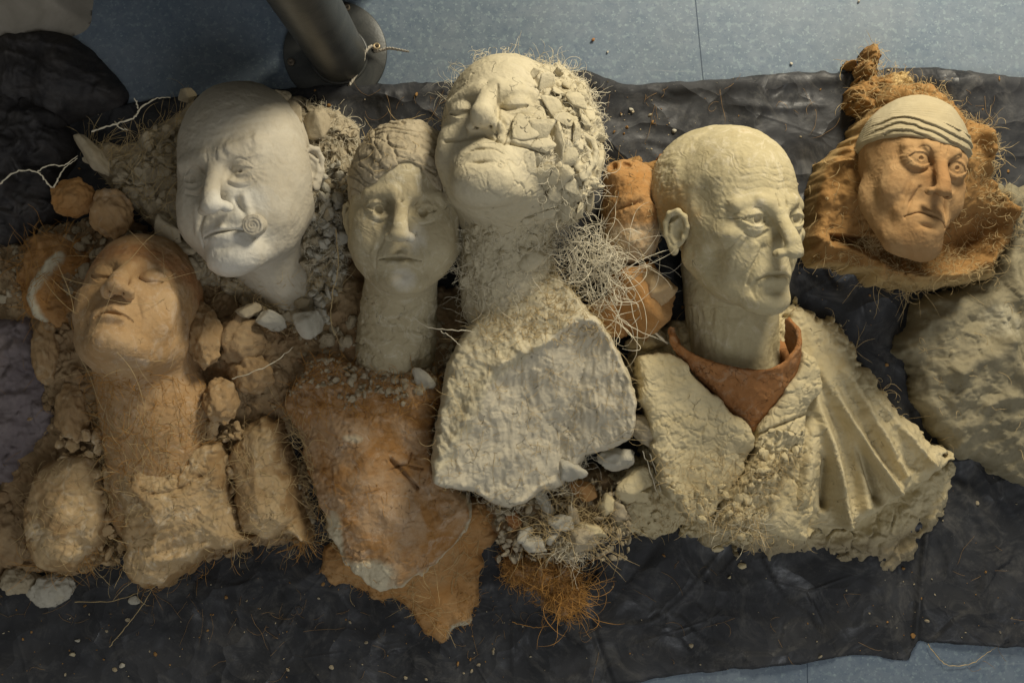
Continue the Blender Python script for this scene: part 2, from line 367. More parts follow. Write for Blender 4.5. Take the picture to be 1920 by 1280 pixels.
def line_d(P, pts):
    P = P[:, :2]
    """distance to an open polyline and position 0..1 along it"""
    d2 = np.full(len(P), 1e18); tt = np.zeros(len(P)); n = len(pts)-1
    for i in range(n):
        a, b = pts[i][:2], pts[i+1][:2]; ba = b-a; t = np.clip(((P[:, :2]-a)@ba)/max(ba@ba, 1e-9), 0, 1)
        q = P[:, :2]-a-t[:, None]*ba; e = (q*q).sum(1); m = e < d2; d2[m] = e[m]; tt[m] = (i+t[m])/n
    return np.sqrt(d2), tt
class Relief:
    def __init__(s, name, outline, zref, hf, mat, parent=None, edge=10, base=0, res=2.6, jag=5, jagsc=.036, seed=1, stainf=None, hi=None, lip=0, **kw):
        poly = catmull(wl(outline, zref)[:, :2], 6)
        lo = poly.min(0)-8; hi_ = poly.max(0)+8
        gx = np.arange(lo[0], hi_[0], res); gy = np.arange(lo[1], hi_[1], res)
        X, Y = np.meshgrid(gx, gy, indexing='ij'); P = np.stack([X.ravel(), Y.ravel()], 1)
        d = poly_sd(P, poly); P3 = np.c_[P, np.zeros(len(P))]
        if jag: d = d+jag*fbm(P3*jagsc, seed+50, 2)+jag*.28*fbm(P3*jagsc*3, seed+60, 2)
        g0, g1 = np.gradient(d.reshape(X.shape), res); gr = np.stack([g0.ravel(), g1.ravel()], 1); gn = np.maximum((gr**2).sum(1), .25)
        keep = d > -res*1.5; out_ = keep & (d < res*.25); P[out_] -= (np.clip(d[out_], -res*2, res)/gn[out_])[:, None]*gr[out_]; P3 = np.c_[P, np.zeros(len(P))]; d = np.where(out_, 0, d); idx = np.full(len(P), -1); idx[keep] = np.arange(keep.sum())
        P3 = P3[keep]; dk = d[keep]
        z = hf(P3, dk)
        pr = np.sqrt(np.clip(1-(1-np.clip(dk/edge, 0, 1))**2, 0, 1))
        z = base+(z-base)*pr
        V = np.c_[P3[:, :2], z]; G = idx.reshape(X.shape)
        F = np.stack([G[:-1, :-1].ravel(), G[1:, :-1].ravel(), G[1:, 1:].ravel(), G[:-1, 1:].ravel()], 1)
        F = F[(F >= 0).all(1)]
        # close the underside with a skirt that goes a little below the surface it lies on
        s.V, s.F = V, F
        st = stainf(V, dk) if stainf else None
        s.o = obj(name, V, F, mat, parent, stain=st, **kw)
        s.N = normals(V, F)
def ridges(P, specs, z=100):
    """specs: (px polyline, half width, height)"""
    h = 0
    for pts, wd, ht in specs:
        L_ = catmull(wl(pts, z), 5, False); d, t = line_d(P, L_)
        if hasattr(ht, '__len__'): amp = np.interp(t, np.linspace(0, 1, len(ht)), ht)
        else: amp = ht
        if hasattr(wd, '__len__'): ww = np.interp(t, np.linspace(0, 1, len(wd)), wd)
        else: ww = wd
        h = h+amp*np.exp(-(d/ww)**2)
    return h
def bumps(P, specs, z=100):
    h = 0
    for (px, py, rx, ry, ht) in specs: h = h+ht*gauss(P, w(px, py, z)[:2], (rx, ry))
    return h
def plates(P, sc, seed, tilt=.25, off=3.0, gap=2.5, gw=.06, warp=.5):
    """dried-clay plates: each cell lifted and tilted, with open gaps between"""
    q = P/sc; q = q+warp*.35*np.stack([fbm(q*1.7, seed+3, 2), fbm(q*1.7+5, seed+4, 2), fbm(q*1.7+9, seed+5, 2)], 1)
    F1, F2, cid, vec = voro(q, seed); e = F2-F1
    ang = cid*6.28*7; h = off*(cid*2-1)+tilt*sc*(vec[:, 0]*np.cos(ang)+vec[:, 1]*np.sin(ang))
    return h*sst(0, .12, e)-gap*(1-sst(0, gw*2, e))
def lumps(P, sc, seed): F1, F2, cid, v = voro(P/sc, seed); return (1-F1)*(.5+cid)
def rough(P, seed, a=1.0):
    wp = P+5*np.c_[fbm(P/17., seed+90, 2), fbm(P/17., seed+91, 2), 0*P[:, 0]]
    m1 = sst(-.05, .3, fbm(P/48., seed+92, 2)); m2 = sst(.0, .35, fbm(P/60., seed+93, 2))
    F1, F2, c, v = voro(wp/13., seed+94); e = F2-F1; flk = 1.7*(c-.5)+.10*13*(v[:, 0]*np.cos(c*50)+v[:, 1]*np.sin(c*50))-1.0*np.exp(-(e/.10)**2)
    go = sst(.62, .92, ridged(np.c_[wp[:, 0]/26., wp[:, 1]/15., P[:, 2]], seed+95, 2))
    return min(a, 1.2)*(m1*flk-2.4*go*m2)+rough0(P, seed, a)
def rough0(P, seed, a=1.0): return a*(3*fbm(P/38., seed, 4)+.6*fbm(P/10., seed+9, 3)+.3*vn(P/3.5, seed+20)+.9*sst(.55, .9, ridged(np.c_[P[:, 0]/30., P[:, 1]/14., P[:, 2]], seed+40, 3)))

def crk(V, sc, seed, wd):
    q = V+9*np.c_[fbm(V/22., seed, 2), fbm(V/22., seed+1, 2), fbm(V/22., seed+2, 2)]; a, b_, c, v = voro(q/sc, seed); return np.exp(-((b_-a)/wd)**2), c, v
def tubes(strands, rad, sides=3):
    V = []; F = []; b = 0
    for i, p in enumerate(strands):
        p = np.asarray(p); n = len(p); r = rad[i] if hasattr(rad, '__len__') else rad
        t = np.gradient(p, axis=0); t /= np.linalg.norm(t, axis=1)[:, None]+1e-9
        u = np.cross(t, [.31, .52, .79]); u /= np.linalg.norm(u, axis=1)[:, None]+1e-9; v = np.cross(t, u)
        a = np.arange(sides)*2*math.pi/sides
        rr = r*(np.interp(np.arange(n), [0, n*.7, n-1], [1, .9, .35])*(1+.25*np.sin(np.arange(n)*1.7+i)))[:, None, None]
        ring = p[:, None]+rr*(np.cos(a)[None, :, None]*u[:, None]+np.sin(a)[None, :, None]*v[:, None])
        V.append(ring.reshape(-1, 3))
        i0 = np.arange(n-1)[:, None]*sides+np.arange(sides)[None]; i1 = np.arange(n-1)[:, None]*sides+(np.arange(sides)[None]+1) % sides
        F.append(np.stack([i0, i1, i1+sides, i0+sides], -1).reshape(-1, 4)+b); b += n*sides
    return np.concatenate(V), np.concatenate(F)
def strand(rs, p, d, length, curl=.35, seg=12, nrm=(0, 0, 1), lift=.15, grav=.02):
    p = np.array(p, float); d = np.array(d, float); d /= np.linalg.norm(d)+1e-9; nrm = np.array(nrm)
    ax = rs.normal(size=3); ax /= np.linalg.norm(ax); om = rs.normal()*curl; pts = [p.copy()]; st = length/seg
    for k in range(seg):
        d = d+np.cross(ax, d)*om+rs.normal(size=3)*curl*.35+nrm*lift*(.5-k/seg)*.6; d[2] -= grav
        d /= np.linalg.norm(d); p = p+d*st
        if p[2] < 6: p[2] = 6+rs.rand()
        pts.append(p.copy())
    return pts
def fuzz(name, V, N, mask, n, mat, parent, length=(20, 60), rad=(.35, .7), curl=.35, seed=0, lift=.25, out=0, kind='stuff', bias=None, **kw):
    """fibres lying on and lifting off a clay surface"""
    rs = np.random.RandomState(seed); I = np.nonzero(mask)[0]
    if len(I) == 0: return None
    st = []; rr = []
    for i in rs.choice(I, n):
        nr = N[i]; t = np.cross(nr, rs.normal(size=3)); t /= np.linalg.norm(t)+1e-9
        if bias is not None: t = t*.6+np.array(bias)
        st.append(strand(rs, V[i]+nr*.3, t+nr*(out+rs.rand()*.35), rs.uniform(*length), curl*rs.uniform(.3, 1.3), 11, nr, lift)); rr.append(rs.uniform(*rad))
    a, f = tubes(st, rr); return obj(name, a, f, mat, parent, kind=kind, **kw)
def tuft(name, centre, r, n, mat, parent=None, length=(50, 120), rad=(.4, .8), curl=.5, seed=0, flat=.5, kind='stuff', **kw):
    rs = np.random.RandomState(seed); st = []; rr = []
    for i in range(n):
        u = rs.normal(size=3); u /= np.linalg.norm(u); u *= rs.rand()**.5; p = np.array(centre)+u*np.array([r[0], r[1], r[2]])
        d = rs.normal(size=3); d[2] *= flat
        st.append(strand(rs, p, d, rs.uniform(*length), curl*rs.uniform(.4, 1.3), 16, (0, 0, 1), .1)); rr.append(rs.uniform(*rad))
    a, f = tubes(st, rr); return obj(name, a, f, mat, parent, kind=kind, **kw)
_ico = {}
def ico(n):
    if n not in _ico:
        import bmesh
        bm = bmesh.new(); bmesh.ops.create_icosphere(bm, subdivisions=n, radius=1)
        _ico[n] = (np.array([v.co[:] for v in bm.verts]), np.array([[v.index for v in f.verts] for f in bm.faces])); bm.free()
    return _ico[n]
def rockmesh(rs, size, nplanes=12, sub=4, noise=.05, seed=None, dmin=.5, dmax=1., flat=1.):
    v, f = ico(sub); n = rs.normal(size=(nplanes, 3))*np.array([1, 1, flat]); n /= np.linalg.norm(n, axis=1)[:, None]; dd = rs.uniform(dmin, dmax, nplanes)
    dots = v@n.T; r = np.where(dots > .05, dd/np.maximum(dots, .05), 9).min(1); r = np.minimum(r, 1.15)
    p = v*r[:, None]
    if noise: s0 = rs.randint(1000); p = p*(1+noise*fbm(v*3+s0, s0, 4)[:, None])
    return p*np.array(size), f
def rndrot(rs, amt=1.0):
    a = rs.normal(size=3)*amt; th = np.linalg.norm(a)+1e-9; a /= th; K = np.array([[0, -a[2], a[1]], [a[2], 0, -a[0]], [-a[1], a[0], 0]])
    return np.eye(3)+math.sin(th)*K+(1-math.cos(th))*K@K
def chunk(name, px, py, z, size, mat, label=None, cat=None, seed=0, ang=0, parent=None, group=None, noise=.06, planes=12, tilt=.3, sub=4, detail=1.0, dmin=.5):
    rs = np.random.RandomState(seed); v, f = rockmesh(rs, size, planes, sub, noise, dmin=dmin)
    a = math.radians(ang); Rz = np.array([[math.cos(a), -math.sin(a), 0], [math.sin(a), math.cos(a), 0], [0, 0, 1]])
    v = v@rndrot(rs, tilt).T@Rz.T
    n = normals(v, f); v = v+n*(detail*(1.2*fbm(v/9., seed+3, 3)))[:, None]
    c = w(px, py, z); v = v+c; v[:, 2] = np.maximum(v[:, 2], 2)
    return obj(name, v, f, M[mat] if isinstance(mat, str) else mat, parent, label=label, cat=cat, group=group)
def rubble(name, pts, mat, parent=None, seed=0, **kw):
    """pts: rows x, y, z, size in u -- joined small crumbs"""
    rs = np.random.RandomState(seed); V = []; F = []; b = 0
    for (x, y, z, s) in pts:
        v, f = rockmesh(rs, (s*rs.uniform(.7, 1.2), s*rs.uniform(.6, 1), s*rs.uniform(.35, .7)), 7, 2 if s > 4 else 1, .05)
        v = v@rndrot(rs, .8).T+np.array([x, y, z]); V.append(v); F.append(f+b); b += len(v)
    return obj(name, np.concatenate(V), np.concatenate(F), mat, parent, smooth=False, kind='stuff', **kw)
def crumbs_on(rel, mask, n, size, seed, sink=.2):
    rs = np.random.RandomState(seed); I = np.nonzero(mask)[0]; I = rs.choice(I, n); s = size[0]*.7+(size[1]*1.35-size[0]*.7)*rs.rand(n)**4.5
    P = rel.V[I]; return np.c_[P[:, 0], P[:, 1], P[:, 2]+s*(.4-sink), s]

# ------------------------------------------------------------------ heads
def head_core(q, o):
    s = q.copy(); s[:, 0] = np.abs(s[:, 0]); g = o.get
    d = ell(q, (0, -.06, .13), (.325, .42, .37))
    fw = g('face_w', 1.); d = smin(d, ell(q, (0, .08, -.13), (.27*fw, .29, .335)), .12)
    jw = g('jaw_w', 1.); d = smin(d, cap(s, (.205*jw, -.03, -.2), (.075*jw, .25, -.40), .07, .065), .10)
    cs = g('chin', 1.); d = smin(d, ell(q, (0, .285+.02*cs, -.42), (.085*cs, .065*cs, .06*cs)), .07)
    ck = g('cheekbone', 1.); d = smin(d, ell(s, (.185, .235, -.085), (.075, .055*ck, .05)), .07)
    cf = g('cheek', .0)
    if cf: d = smin(d, ell(s, (.165, .22, -.2), (.09*cf, .08*cf, .09*cf)), .08)
    # sockets, brow
    sk = g('socket', 1.); d = smax(d, -ell(s, (.118, .42, .002), (.082*sk, .105*sk, .058*sk)), .04)
    d = smax(d, -ell(s, (.062, .40, -.005), (.03, .05, .035)), .03)
    br = g('brow', 1.); d = smin(d, cap(s, (.045, .352, .075), (.19, .285, .068), .036*br, .028*br), .045)
    if g('frown', 0): d = smin(d, cap(s, (.02, .375, .045), (.11, .36, .095), .028, .02), .03)
    # nose
    nl = g('nose_l', 1.); nw = g('nose_w', 1.); ty = .36+.135*nl; tz = g('nose_z', -.165)
    d = smin(d, cap(q, (0, .345, .055), (0, ty-.03, tz+.05), .026*nw, .034*nw), .045)
    d = smin(d, ell(q, (0, ty-.02, tz), (.042*nw, .045, .038)), .035)
    d = smin(d, ell(s, (.047*nw, ty-.065, tz-.008), (.028*nw, .042, .028)), .022)
    d = smax(d, -cap(s, (.024*nw, ty-.025, tz-.05), (.028*nw, ty-.055, tz-.005), .011, .009), .012)
    d = smax(d, -cap(s, (.078*nw, ty-.07, tz+.015), (.07*nw, ty-.055, tz-.03), .006, .004), .02)
    # muzzle and mouth
    mz = g('mouth_z', -.288); mw = g('mouth_w', 1.); mc = g('mouth_curve', .0)
    d = smin(d, ell(q, (0, .29, mz), (.125*mw, .09, .085)), .06)
    yl = .385
    d = smin(d, cap(s, (.0, yl-.004, mz+.020), (.082*mw, yl-.052, mz+.004-mc), .018*g('lip', 1.), .006), .018)
    d = smin(d, ell(q, (0, yl-.012, mz-.027), (.062*mw, .026*g('lip2', 1.), .021*g('lip2', 1.))), .02)
    d = smax(d, -ell(q, (0, .42, mz-.075), (.06, .04, .016)), .035)
    # eyes
    er = .070*g('eye', 1.); ec = (.125, .272+g('eye_y', 0), -.003)
    d = smin(d, ell(s, ec, (er, er, er)), .004)
    xe = s[:, 0]-.125; up = g('lid_up', .018); dn = g('lid_dn', .022); arc = np.maximum(1-(xe/.078)**2, 0)
    sh = ell(s, ec, (er+.012, er+.011, er+.012)); zz = s[:, 2]-ec[2]
    d = smin(d, smax(sh, up*arc-zz, .005), .010)
    d = smin(d, smax(sh, zz+dn*arc, .005), .010)
    if g('pupil', 0):
        px_ = g('gaze', (0, 0)); c = np.array([ec[0], ec[1], ec[2]]); 
        for sg in (-1, 1):
            cc = (sg*c[0]+px_[0]*.05, c[1]+er*.97, c[2]+px_[1]*.05); d = smax(d, -ell(q, cc, (g('pupil')*.022,)*3), .004)
            if g('iris'): r = np.sqrt((q[:, 0]-cc[0])**2+(q[:, 2]-cc[2])**2); d = d+.003*np.exp(-((r-.028)/.004)**2)*(q[:, 1] > .25)*np.exp(-((q[:, 1]-cc[1])/.04)**2)
    # creases: grooves and swellings of constant depth that follow the face
    fI = np.nonzero((q[:, 1] > .06) & (np.abs(d) < .06))[0]; qf = q[fI]; sf = s[fI]
    x2 = np.c_[sf[:, 0], sf[:, 2]]; xs = np.c_[qf[:, 0], qf[:, 2]]; fr_m = sst(.06, .16, qf[:, 1])
    def grv(P2, pts, wd, dep):
        pts = catmull(np.array(pts, float), 4, False); dd, t = line_d(P2, pts); return dep*np.exp(-(dd/(wd*(1-.55*t)))**2)*(1-.45*t)
    ad = 0
    ad = ad+grv(x2, [(0, mz+.002), (.05*mw, mz+.001), (.098*mw, mz-.004-mc)], .0085, .022)
    nf = g('fold', 1.); ad = ad+grv(x2, [(.062*nw, tz+.02), (.10, tz-.03), (.128, mz+.03), (.135, mz-.05)], .013, .011*nf)
    ad = ad-grv(x2, [(.10*nw, tz+.03), (.135, tz-.03), (.16, mz+.02)], .022, .008*nf)
    if g('jowl', 0): ad = ad+grv(x2, [(.105, mz-.03), (.118, mz-.07), (.11, mz-.12)], .012, .010)
    cl = g('closed', 0)
    if not cl: ad = ad+grv(x2, [(.066, .010), (.095, up+.028), (.14, up+.03), (.185, .004)], .007, .007)
    else: ad = ad+grv(x2, [(.062, -.012), (.10, -.030), (.15, -.030), (.19, -.012)], .006, .010)
    if g('bag', 0): ad = ad-grv(x2, [(.07, -.05), (.12, -.066), (.18, -.05)], .016, .009*g('bag'))+grv(x2, [(.062, -.062), (.115, -.092), (.185, -.072)], .009, .009*g('bag'))
    if g('glab', 0): ad = ad+grv(xs, [(-.022, .06), (-.026, .12)], .007, .010*g('glab'))+grv(xs, [(.024, .06), (.030, .115)], .007, .010*g('glab'))
    if g('fore', 0):
        for z0, x0 in ((.15, .0), (.185, .01), (.22, -.01), (.255, 0)):
            ad = ad+grv(xs, [(x0, z0-.004), (x0+.08, z0+.008), (x0+.17, z0-.012)], .006, .0035*g('fore'))+grv(xs, [(x0, z0-.004), (x0-.08, z0+.01), (x0-.17, z0-.008)], .006, .0035*g('fore'))
    for (pts, wd, dep) in o.get('grooves', []): ad = ad+grv(xs, pts, wd, dep)
    d[fI] += (ad*fr_m).astype(d.dtype)
    for e in o.get('extra', []):
        op, sh_, args, k = e
        v = {'e': ell, 'c': cap, 'p': polycap}[sh_](q, *args)
        d = smin(d, v, k) if op == '+' else smax(d, -v, k)
    return d
def ear_sdf(q):
    """ear in its own plane: x outwards, y forward, z up, height about .2"""
    rim = [(.0, .035, -.015), (.01, .045, .03), (.018, .03, .075), (.024, -.005, .095), (.028, -.045, .08), (.028, -.062, .035), (.024, -.055, -.02), (.018, -.03, -.065)]
    d = polycap(q, rim, [.010, .011, .013, .014, .014, .013, .012, .013], .01)
    d = smin(d, ell(q, (.012, -.012, -.085), (.012, .024, .026)), .02)
    bowl = ell(q, (.0, -.01, .01), (.020, .052, .085)); d = smin(d, bowl, .012)
    d = smax(d, -ell(q, (.028, .005, -.01), (.026, .024, .032)), .01)
    d = smin(d, polycap(q, [(.02, -.0, .06), (.024, -.03, .03), (.022, -.034, -.02), (.018, -.012, -.05)], .009, .01), .01)
    d = smin(d, ell(q, (.012, .03, -.02), (.012, .010, .018)), .008)
    return d
def build_head(name, fr, o, mat, parent, vox=1.7, neck=None, disp=None, stainf=None, seed=1, clip=None, amp=1.0, wrinkle=1.0, **kw):
    ext = np.abs(fr.frm([[sx*.40, sy, sz] for sx in (-1, 1) for sy in (-.5, .62) for sz in (-.55, .53)]))
    pts = fr.frm([[sx*.38, sy, sz] for sx in (-1, 1) for sy in (-.52, .60) for sz in (-.53, .53)])
    if neck:
        for (a, b, ra, rb, k) in neck:
            a_, b_ = w(*a), w(*b); pts = np.r_[pts, [a_-ra-4], [a_+ra+4], [b_-rb-4], [b_+rb+4]]
    lo, hi = pts.min(0)-6, pts.max(0)+6; lo[2] = max(lo[2], -10)
    def f(P):
        d = head_core(fr.to(P), o)*fr.L
        if neck:
            for (a, b, ra, rb, k) in neck: d = smin(d, cap(P, w(*a), w(*b), ra, rb), k)
        for op, sh_, args, k in o.get('wextra', []):
            v = {'e': ell, 'c': cap, 'p': polycap}[sh_](P, *args); d = smin(d, v, k) if op == '+' else smax(d, -v, k)
        d = smax(d, 2.0-P[:, 2], 4)
        if clip: d = clip(P, d)
        return d
    V, F = mesh_sdf(f, lo, hi, vox); N = normals(V, F); q = fr.to(V)
    dz = amp*(1.6*fbm(V/45., seed, 3)+.55*fbm(V/11., seed+5, 3)+.22*vn(V/4., seed+8))
    # hand-worked clay: short tool strokes following the form
    dz = dz+amp*.5*ridged(np.c_[V[:, 0]/24., V[:, 1]/7., V[:, 2]/24.], seed+30, 2)*sst(.1, .5, fbm(V/50., seed+31, 2))
    if wrinkle:
        fh = np.exp(-((q[:, 2]-.2)/.09)**2)*(q[:, 1] > .12); wv = np.sin((q[:, 2]+.02*np.cos(q[:, 0]*9)+.008*fbm(q*6, seed+2, 2))*165)
        dz = dz+wrinkle*.5*fh*wv*np.clip(.6+fbm(q*5, seed+77, 2), 0, 1)
        for sg in (-1, 1):   # crow's feet
            dx = (q[:, 0]*sg-.21); dzz = q[:, 2]+.01; an = np.arctan2(dzz, dx+.05); rr = np.hypot(dx, dzz)
            dz = dz+wrinkle*.6*np.sin(an*16+fbm(q*12, seed, 2)*1.5)*np.exp(-((rr-.03)/.04)**2)*(q[:, 1] > .05)
            dz = dz+wrinkle*.18*np.sin((q[:, 2]+.04*q[:, 0]*sg+.35*(np.abs(q[:, 0])-.12)**2)*420)*np.exp(-(((q[:, 0]*sg-.13)/.06)**2+((q[:, 2]+.095)/.028)**2))*(q[:, 1] > .1)
    if disp: dz = dz+disp(V, N, q)
    V = V+N*dz[:, None]; N = normals(V, F)
    o_ = obj(name, V, F, mat, parent, stain=stainf(V, q) if stainf else None, **kw)
    return o_, V, F, N
def build_ear(fr, side, mat, parent, pos=(.325, -.03, -.06), out=28, scale=1.0, vox=1.3, seed=3, tilt=-8, name='ear', **kw):
    a = math.radians(out); t = math.radians(tilt)
    def f(P):
        q = fr.to(P); q[:, 0] *= side; q = q-np.array(pos, np.float32)
        x, y, z = q[:, 0], q[:, 1], q[:, 2]
        y, z = y*math.cos(t)+z*math.sin(t), -y*math.sin(t)+z*math.cos(t)
        x2 = x*math.cos(a)+y*math.sin(a); y2 = -x*math.sin(a)+y*math.cos(a)
        # outward axis leans back
        return ear_sdf(np.stack([x2, y2, z], 1)/scale)*scale*fr.L
    c = fr.frm([(side*pos[0], pos[1], pos[2])])[0]; r = .15*scale*fr.L
    V, F = mesh_sdf(f, c-r, c+r, vox); N = normals(V, F); V = V+N*(.5*fbm(V/8., seed, 3))[:, None]
    return obj(name, V, F, mat, parent, **kw)
def topz(V, px, py, rad=14):
    """height of the surface seen at a pixel"""
    k = (D-100.)/(D-V[:, 2]); X = V[:, 0]*k+960; Y = 640-V[:, 1]*k; m = (np.abs(X-px) < rad) & (np.abs(Y-py) < rad)
    if not m.any(): return None, None
    I = np.nonzero(m)[0]; I = I[np.argsort(-V[I, 2])[:max(1, len(I)//3)]]
    j = I[np.argmin((X[I]-px)**2+(Y[I]-py)**2)]; return j, V[j]
def PX(V):
    k = (D-100.)/(D-V[:, 2]); return V[:, 0]*k+960, 640-V[:, 1]*k

# ================================================================== THE SETTING
def plane_grid(x0, x1, y0, y1, res):
    gx = np.arange(x0, x1+res, res); gy = np.arange(y0, y1+res, res); X, Y = np.meshgrid(gx, gy, indexing='ij')
    idx = np.arange(X.size).reshape(X.shape)
    return np.c_[X.ravel(), Y.ravel(), np.zeros(X.size)], np.stack([idx[:-1, :-1].ravel(), idx[1:, :-1].ravel(), idx[1:, 1:].ravel(), idx[:-1, 1:].ravel()], 1)
v, f = plane_grid(-3200, 3200, -3200, 3200, 1600)
obj('floor', v, f, M['floor'], kind='structure')
def strip(name, a, b, wd, z, mat, **kw):
    a, b = w(*a, z), w(*b, z); t = (b-a)/np.linalg.norm(b-a); n = np.array([-t[1], t[0], 0])*wd
    return obj(name, [a-n, a+n, b+n, b-n], np.array([[0, 3, 2, 1]]), mat, **kw)
for nm_, a_, b_ in (('floor_seam', (1275, -300), (1345, 420)), ('floor_seam', (1512, 1150), (1522, 1700))):
    strip(nm_, a_, b_, .9, .6, M['seam'], kind='structure')

# ---- black plastic sheet
SH = [(-300, 250), (0, 215), (225, 196), (319, 182), (450, 170), (590, 161), (690, 158), (800, 152), (857, 152), (960, 142), (1060, 136), (1100, 134), (1150, 150), (1185, 157), (1240, 153),
      (1299, 152), (1370, 146), (1452, 137), (1530, 135), (1605, 132), (1670, 128), (1736, 127), (1830, 134), (1920, 144), (2150, 160), (2300, 700), (2150, 1210),
      (1920, 1215), (1830, 1209), (1745, 1204), (1722, 1205), (1708, 1236), (1690, 1240), (1640, 1228), (1580, 1232), (1517, 1244), (1350, 1258), (1240, 1270), (1187, 1279), (1050, 1310), (900, 1380), (400, 1420), (-300, 1420)]
def sheet_h(P, d):
    p = P.copy(); wv = np.stack([fbm(p/140., 3, 2), fbm(p/140.+7, 4, 2), p[:, 2]], 1)*60
    h = 9+7*fbm(p/210., 5, 3)
    r1 = ridged((p+wv)/150., 11, 3); h = h+5*np.clip(r1, 0, 1)**2*sst(-.2, .3, fbm(p/260., 77, 2))
    r2 = ridged((p+wv*1.3)/60., 15, 2); h = h+2.2*np.clip(r2, 0, 1)**2.5*sst(.0, .4, fbm(p/180., 78, 2))
    F1, F2, cid, vec = voro((p+wv*.8)/170., 8); ang = cid*40; h = h+.028*170*(vec[:, 0]*np.cos(ang)+vec[:, 1]*np.sin(ang))*1.1
    h = h+ridges(p, [([(1735, 1000), (1722, 1120), (1712, 1240)], 6, 10), ([(1350, 1030), (1290, 1110), (1215, 1165), (1110, 1165)], 4, 4), ([(1290, 1120), (1350, 1180), (1430, 1260)], 4, 4), ([(1105, 1160), (1150, 1290)], 6, -6),
                     ([(960, 1080), (965, 1300)], 4, 4), ([(990, 1100), (990, 1300)], 8, -2), ([(1225, 1030), (1150, 1120), (1110, 1160)], 12, -7),
                     ([(1080, 150), (1140, 165), (1190, 172), (1290, 165), (1400, 160), (1600, 150), (1900, 160)], 14, 5), ([(1380, 195), (1460, 205), (1540, 198)], 7, 4), ([(600, 175), (700, 178), (830, 168)], 14, 7),
                     ([(1060, 200), (1200, 240), (1260, 250)], 20, -6), ([(1780, 900), (1850, 1000), (1830, 1180)], 14, 7), ([(330, 1090), (500, 1160), (700, 1200)], 18, 6)], 5)
    return np.maximum(h, 3.2)
sheet = Relief('plastic_sheet', SH, 5, sheet_h, M['sheet'], edge=9, base=1.2, res=4.2, jag=3, jagsc=.03, seed=2,
               label='crumpled dusty black plastic sheet spread under all the clay heads', cat='plastic sheet')
# grit fallen on the sheet
rs = np.random.RandomState(5); px_, py_ = PX(sheet.V); I = []
m1 = (sheet.V[:, 2] > 3) & (px_ > -20) & (px_ < 1940) & (py_ < 1290)
wgt = .06+1.3*np.exp(-((px_-1200)/70)**2-((py_-245)/38)**2)+.3*np.exp(-((px_-1590)/60)**2-((py_-620)/90)**2)+.25*np.exp(-((px_-1680)/110)**2-((py_-1130)/60)**2)+.12*(py_ > 1000)*(px_ < 1000)+.1*np.exp(-((px_-640)/200)**2-((py_-200)/30)**2)
wgt = wgt*m1; wgt /= wgt.sum()
I = rs.choice(len(wgt), 900, p=wgt); sz = 1.2+4.2*rs.rand(900)**4
pts = np.c_[sheet.V[I, 0]+rs.uniform(-2, 2, 900), sheet.V[I, 1]+rs.uniform(-2, 2, 900), sheet.V[I, 2]+sz*.2, sz]
hf = rs.rand(900) < .6
set_props(rubble('clay_grit', pts[hf], M['mould'], seed=6), 'pale clay grit scattered over the black plastic sheet', 'clay grit')
set_props(rubble('orange_grit', pts[~hf], M['hood'], seed=7), 'orange clay grit scattered over the black plastic sheet', 'clay grit')
def on_sheet(px, py, r=8):
    j, p = topz(sheet.V, px, py, r); return p[2] if p is not None else 8
# pebbles and crumbs one can point to
for k, (px, py, s, mt, lab) in enumerate([
        (254, 1126, 13, 'grey', 'pale round pebble on the plastic below the left shoulders'), (228, 1247, 6, 'grey', 'small white clay crumb near the bottom left on the plastic'),
        (136, 1227, 6, 'pale', 'tiny pale crumb on the plastic left of the white crumb'), (145, 1200, 5, 'grey', 'tiny grey crumb on the plastic under the grey lump'),
        (1392, 1060, 8, 'shawl', 'small beige crumb on the plastic just below the shawl bust'), (1368, 1082, 5, 'shawl', 'smaller beige crumb beside the crumb below the shawl bust'),
        (1125, 1043, 9, 'mould', 'small beige clay stub on the plastic right of the fibrous lump'), (1447, 293, 6, 'cap', 'white crumb on the black plastic above the bald bust'),
        (1183, 206, 5, 'grey', 'pale crumb on the plastic right of the cracked head'), (1264, 246, 5, 'grey', 'light crumb on the plastic above the orange head fragment'),
        (1695, 655, 7, 'greyolive', 'pale crumb at the left edge of the olive shoulder piece')]):
    chunk('clay_crumb', px, py, on_sheet(px, py)+s*.3, (s, s*.75, s*.6), mt, lab, 'clay crumb', seed=40+k, sub=3, planes=9, detail=.4)
for k, (px, py, s, mt, lab) in enumerate([(1112, 75, 4.2, 'terra', 'tiny brown pebble on the blue floor above the cracked head'), (1139, 98, 2.8, 'grey', 'tiny pale speck of clay on the floor below the brown pebble'),
        (1484, 119, 3, 'grey', 'tiny pale crumb on the floor just above the plastic edge'), (1610, 3, 3, 'grey', 'tiny pale crumb on the floor at the top edge')]):
    chunk('clay_crumb', px, py, s*.8, (s, s, s*.9), mt, lab, 'clay crumb', seed=80+k, sub=2, planes=8, detail=.1)

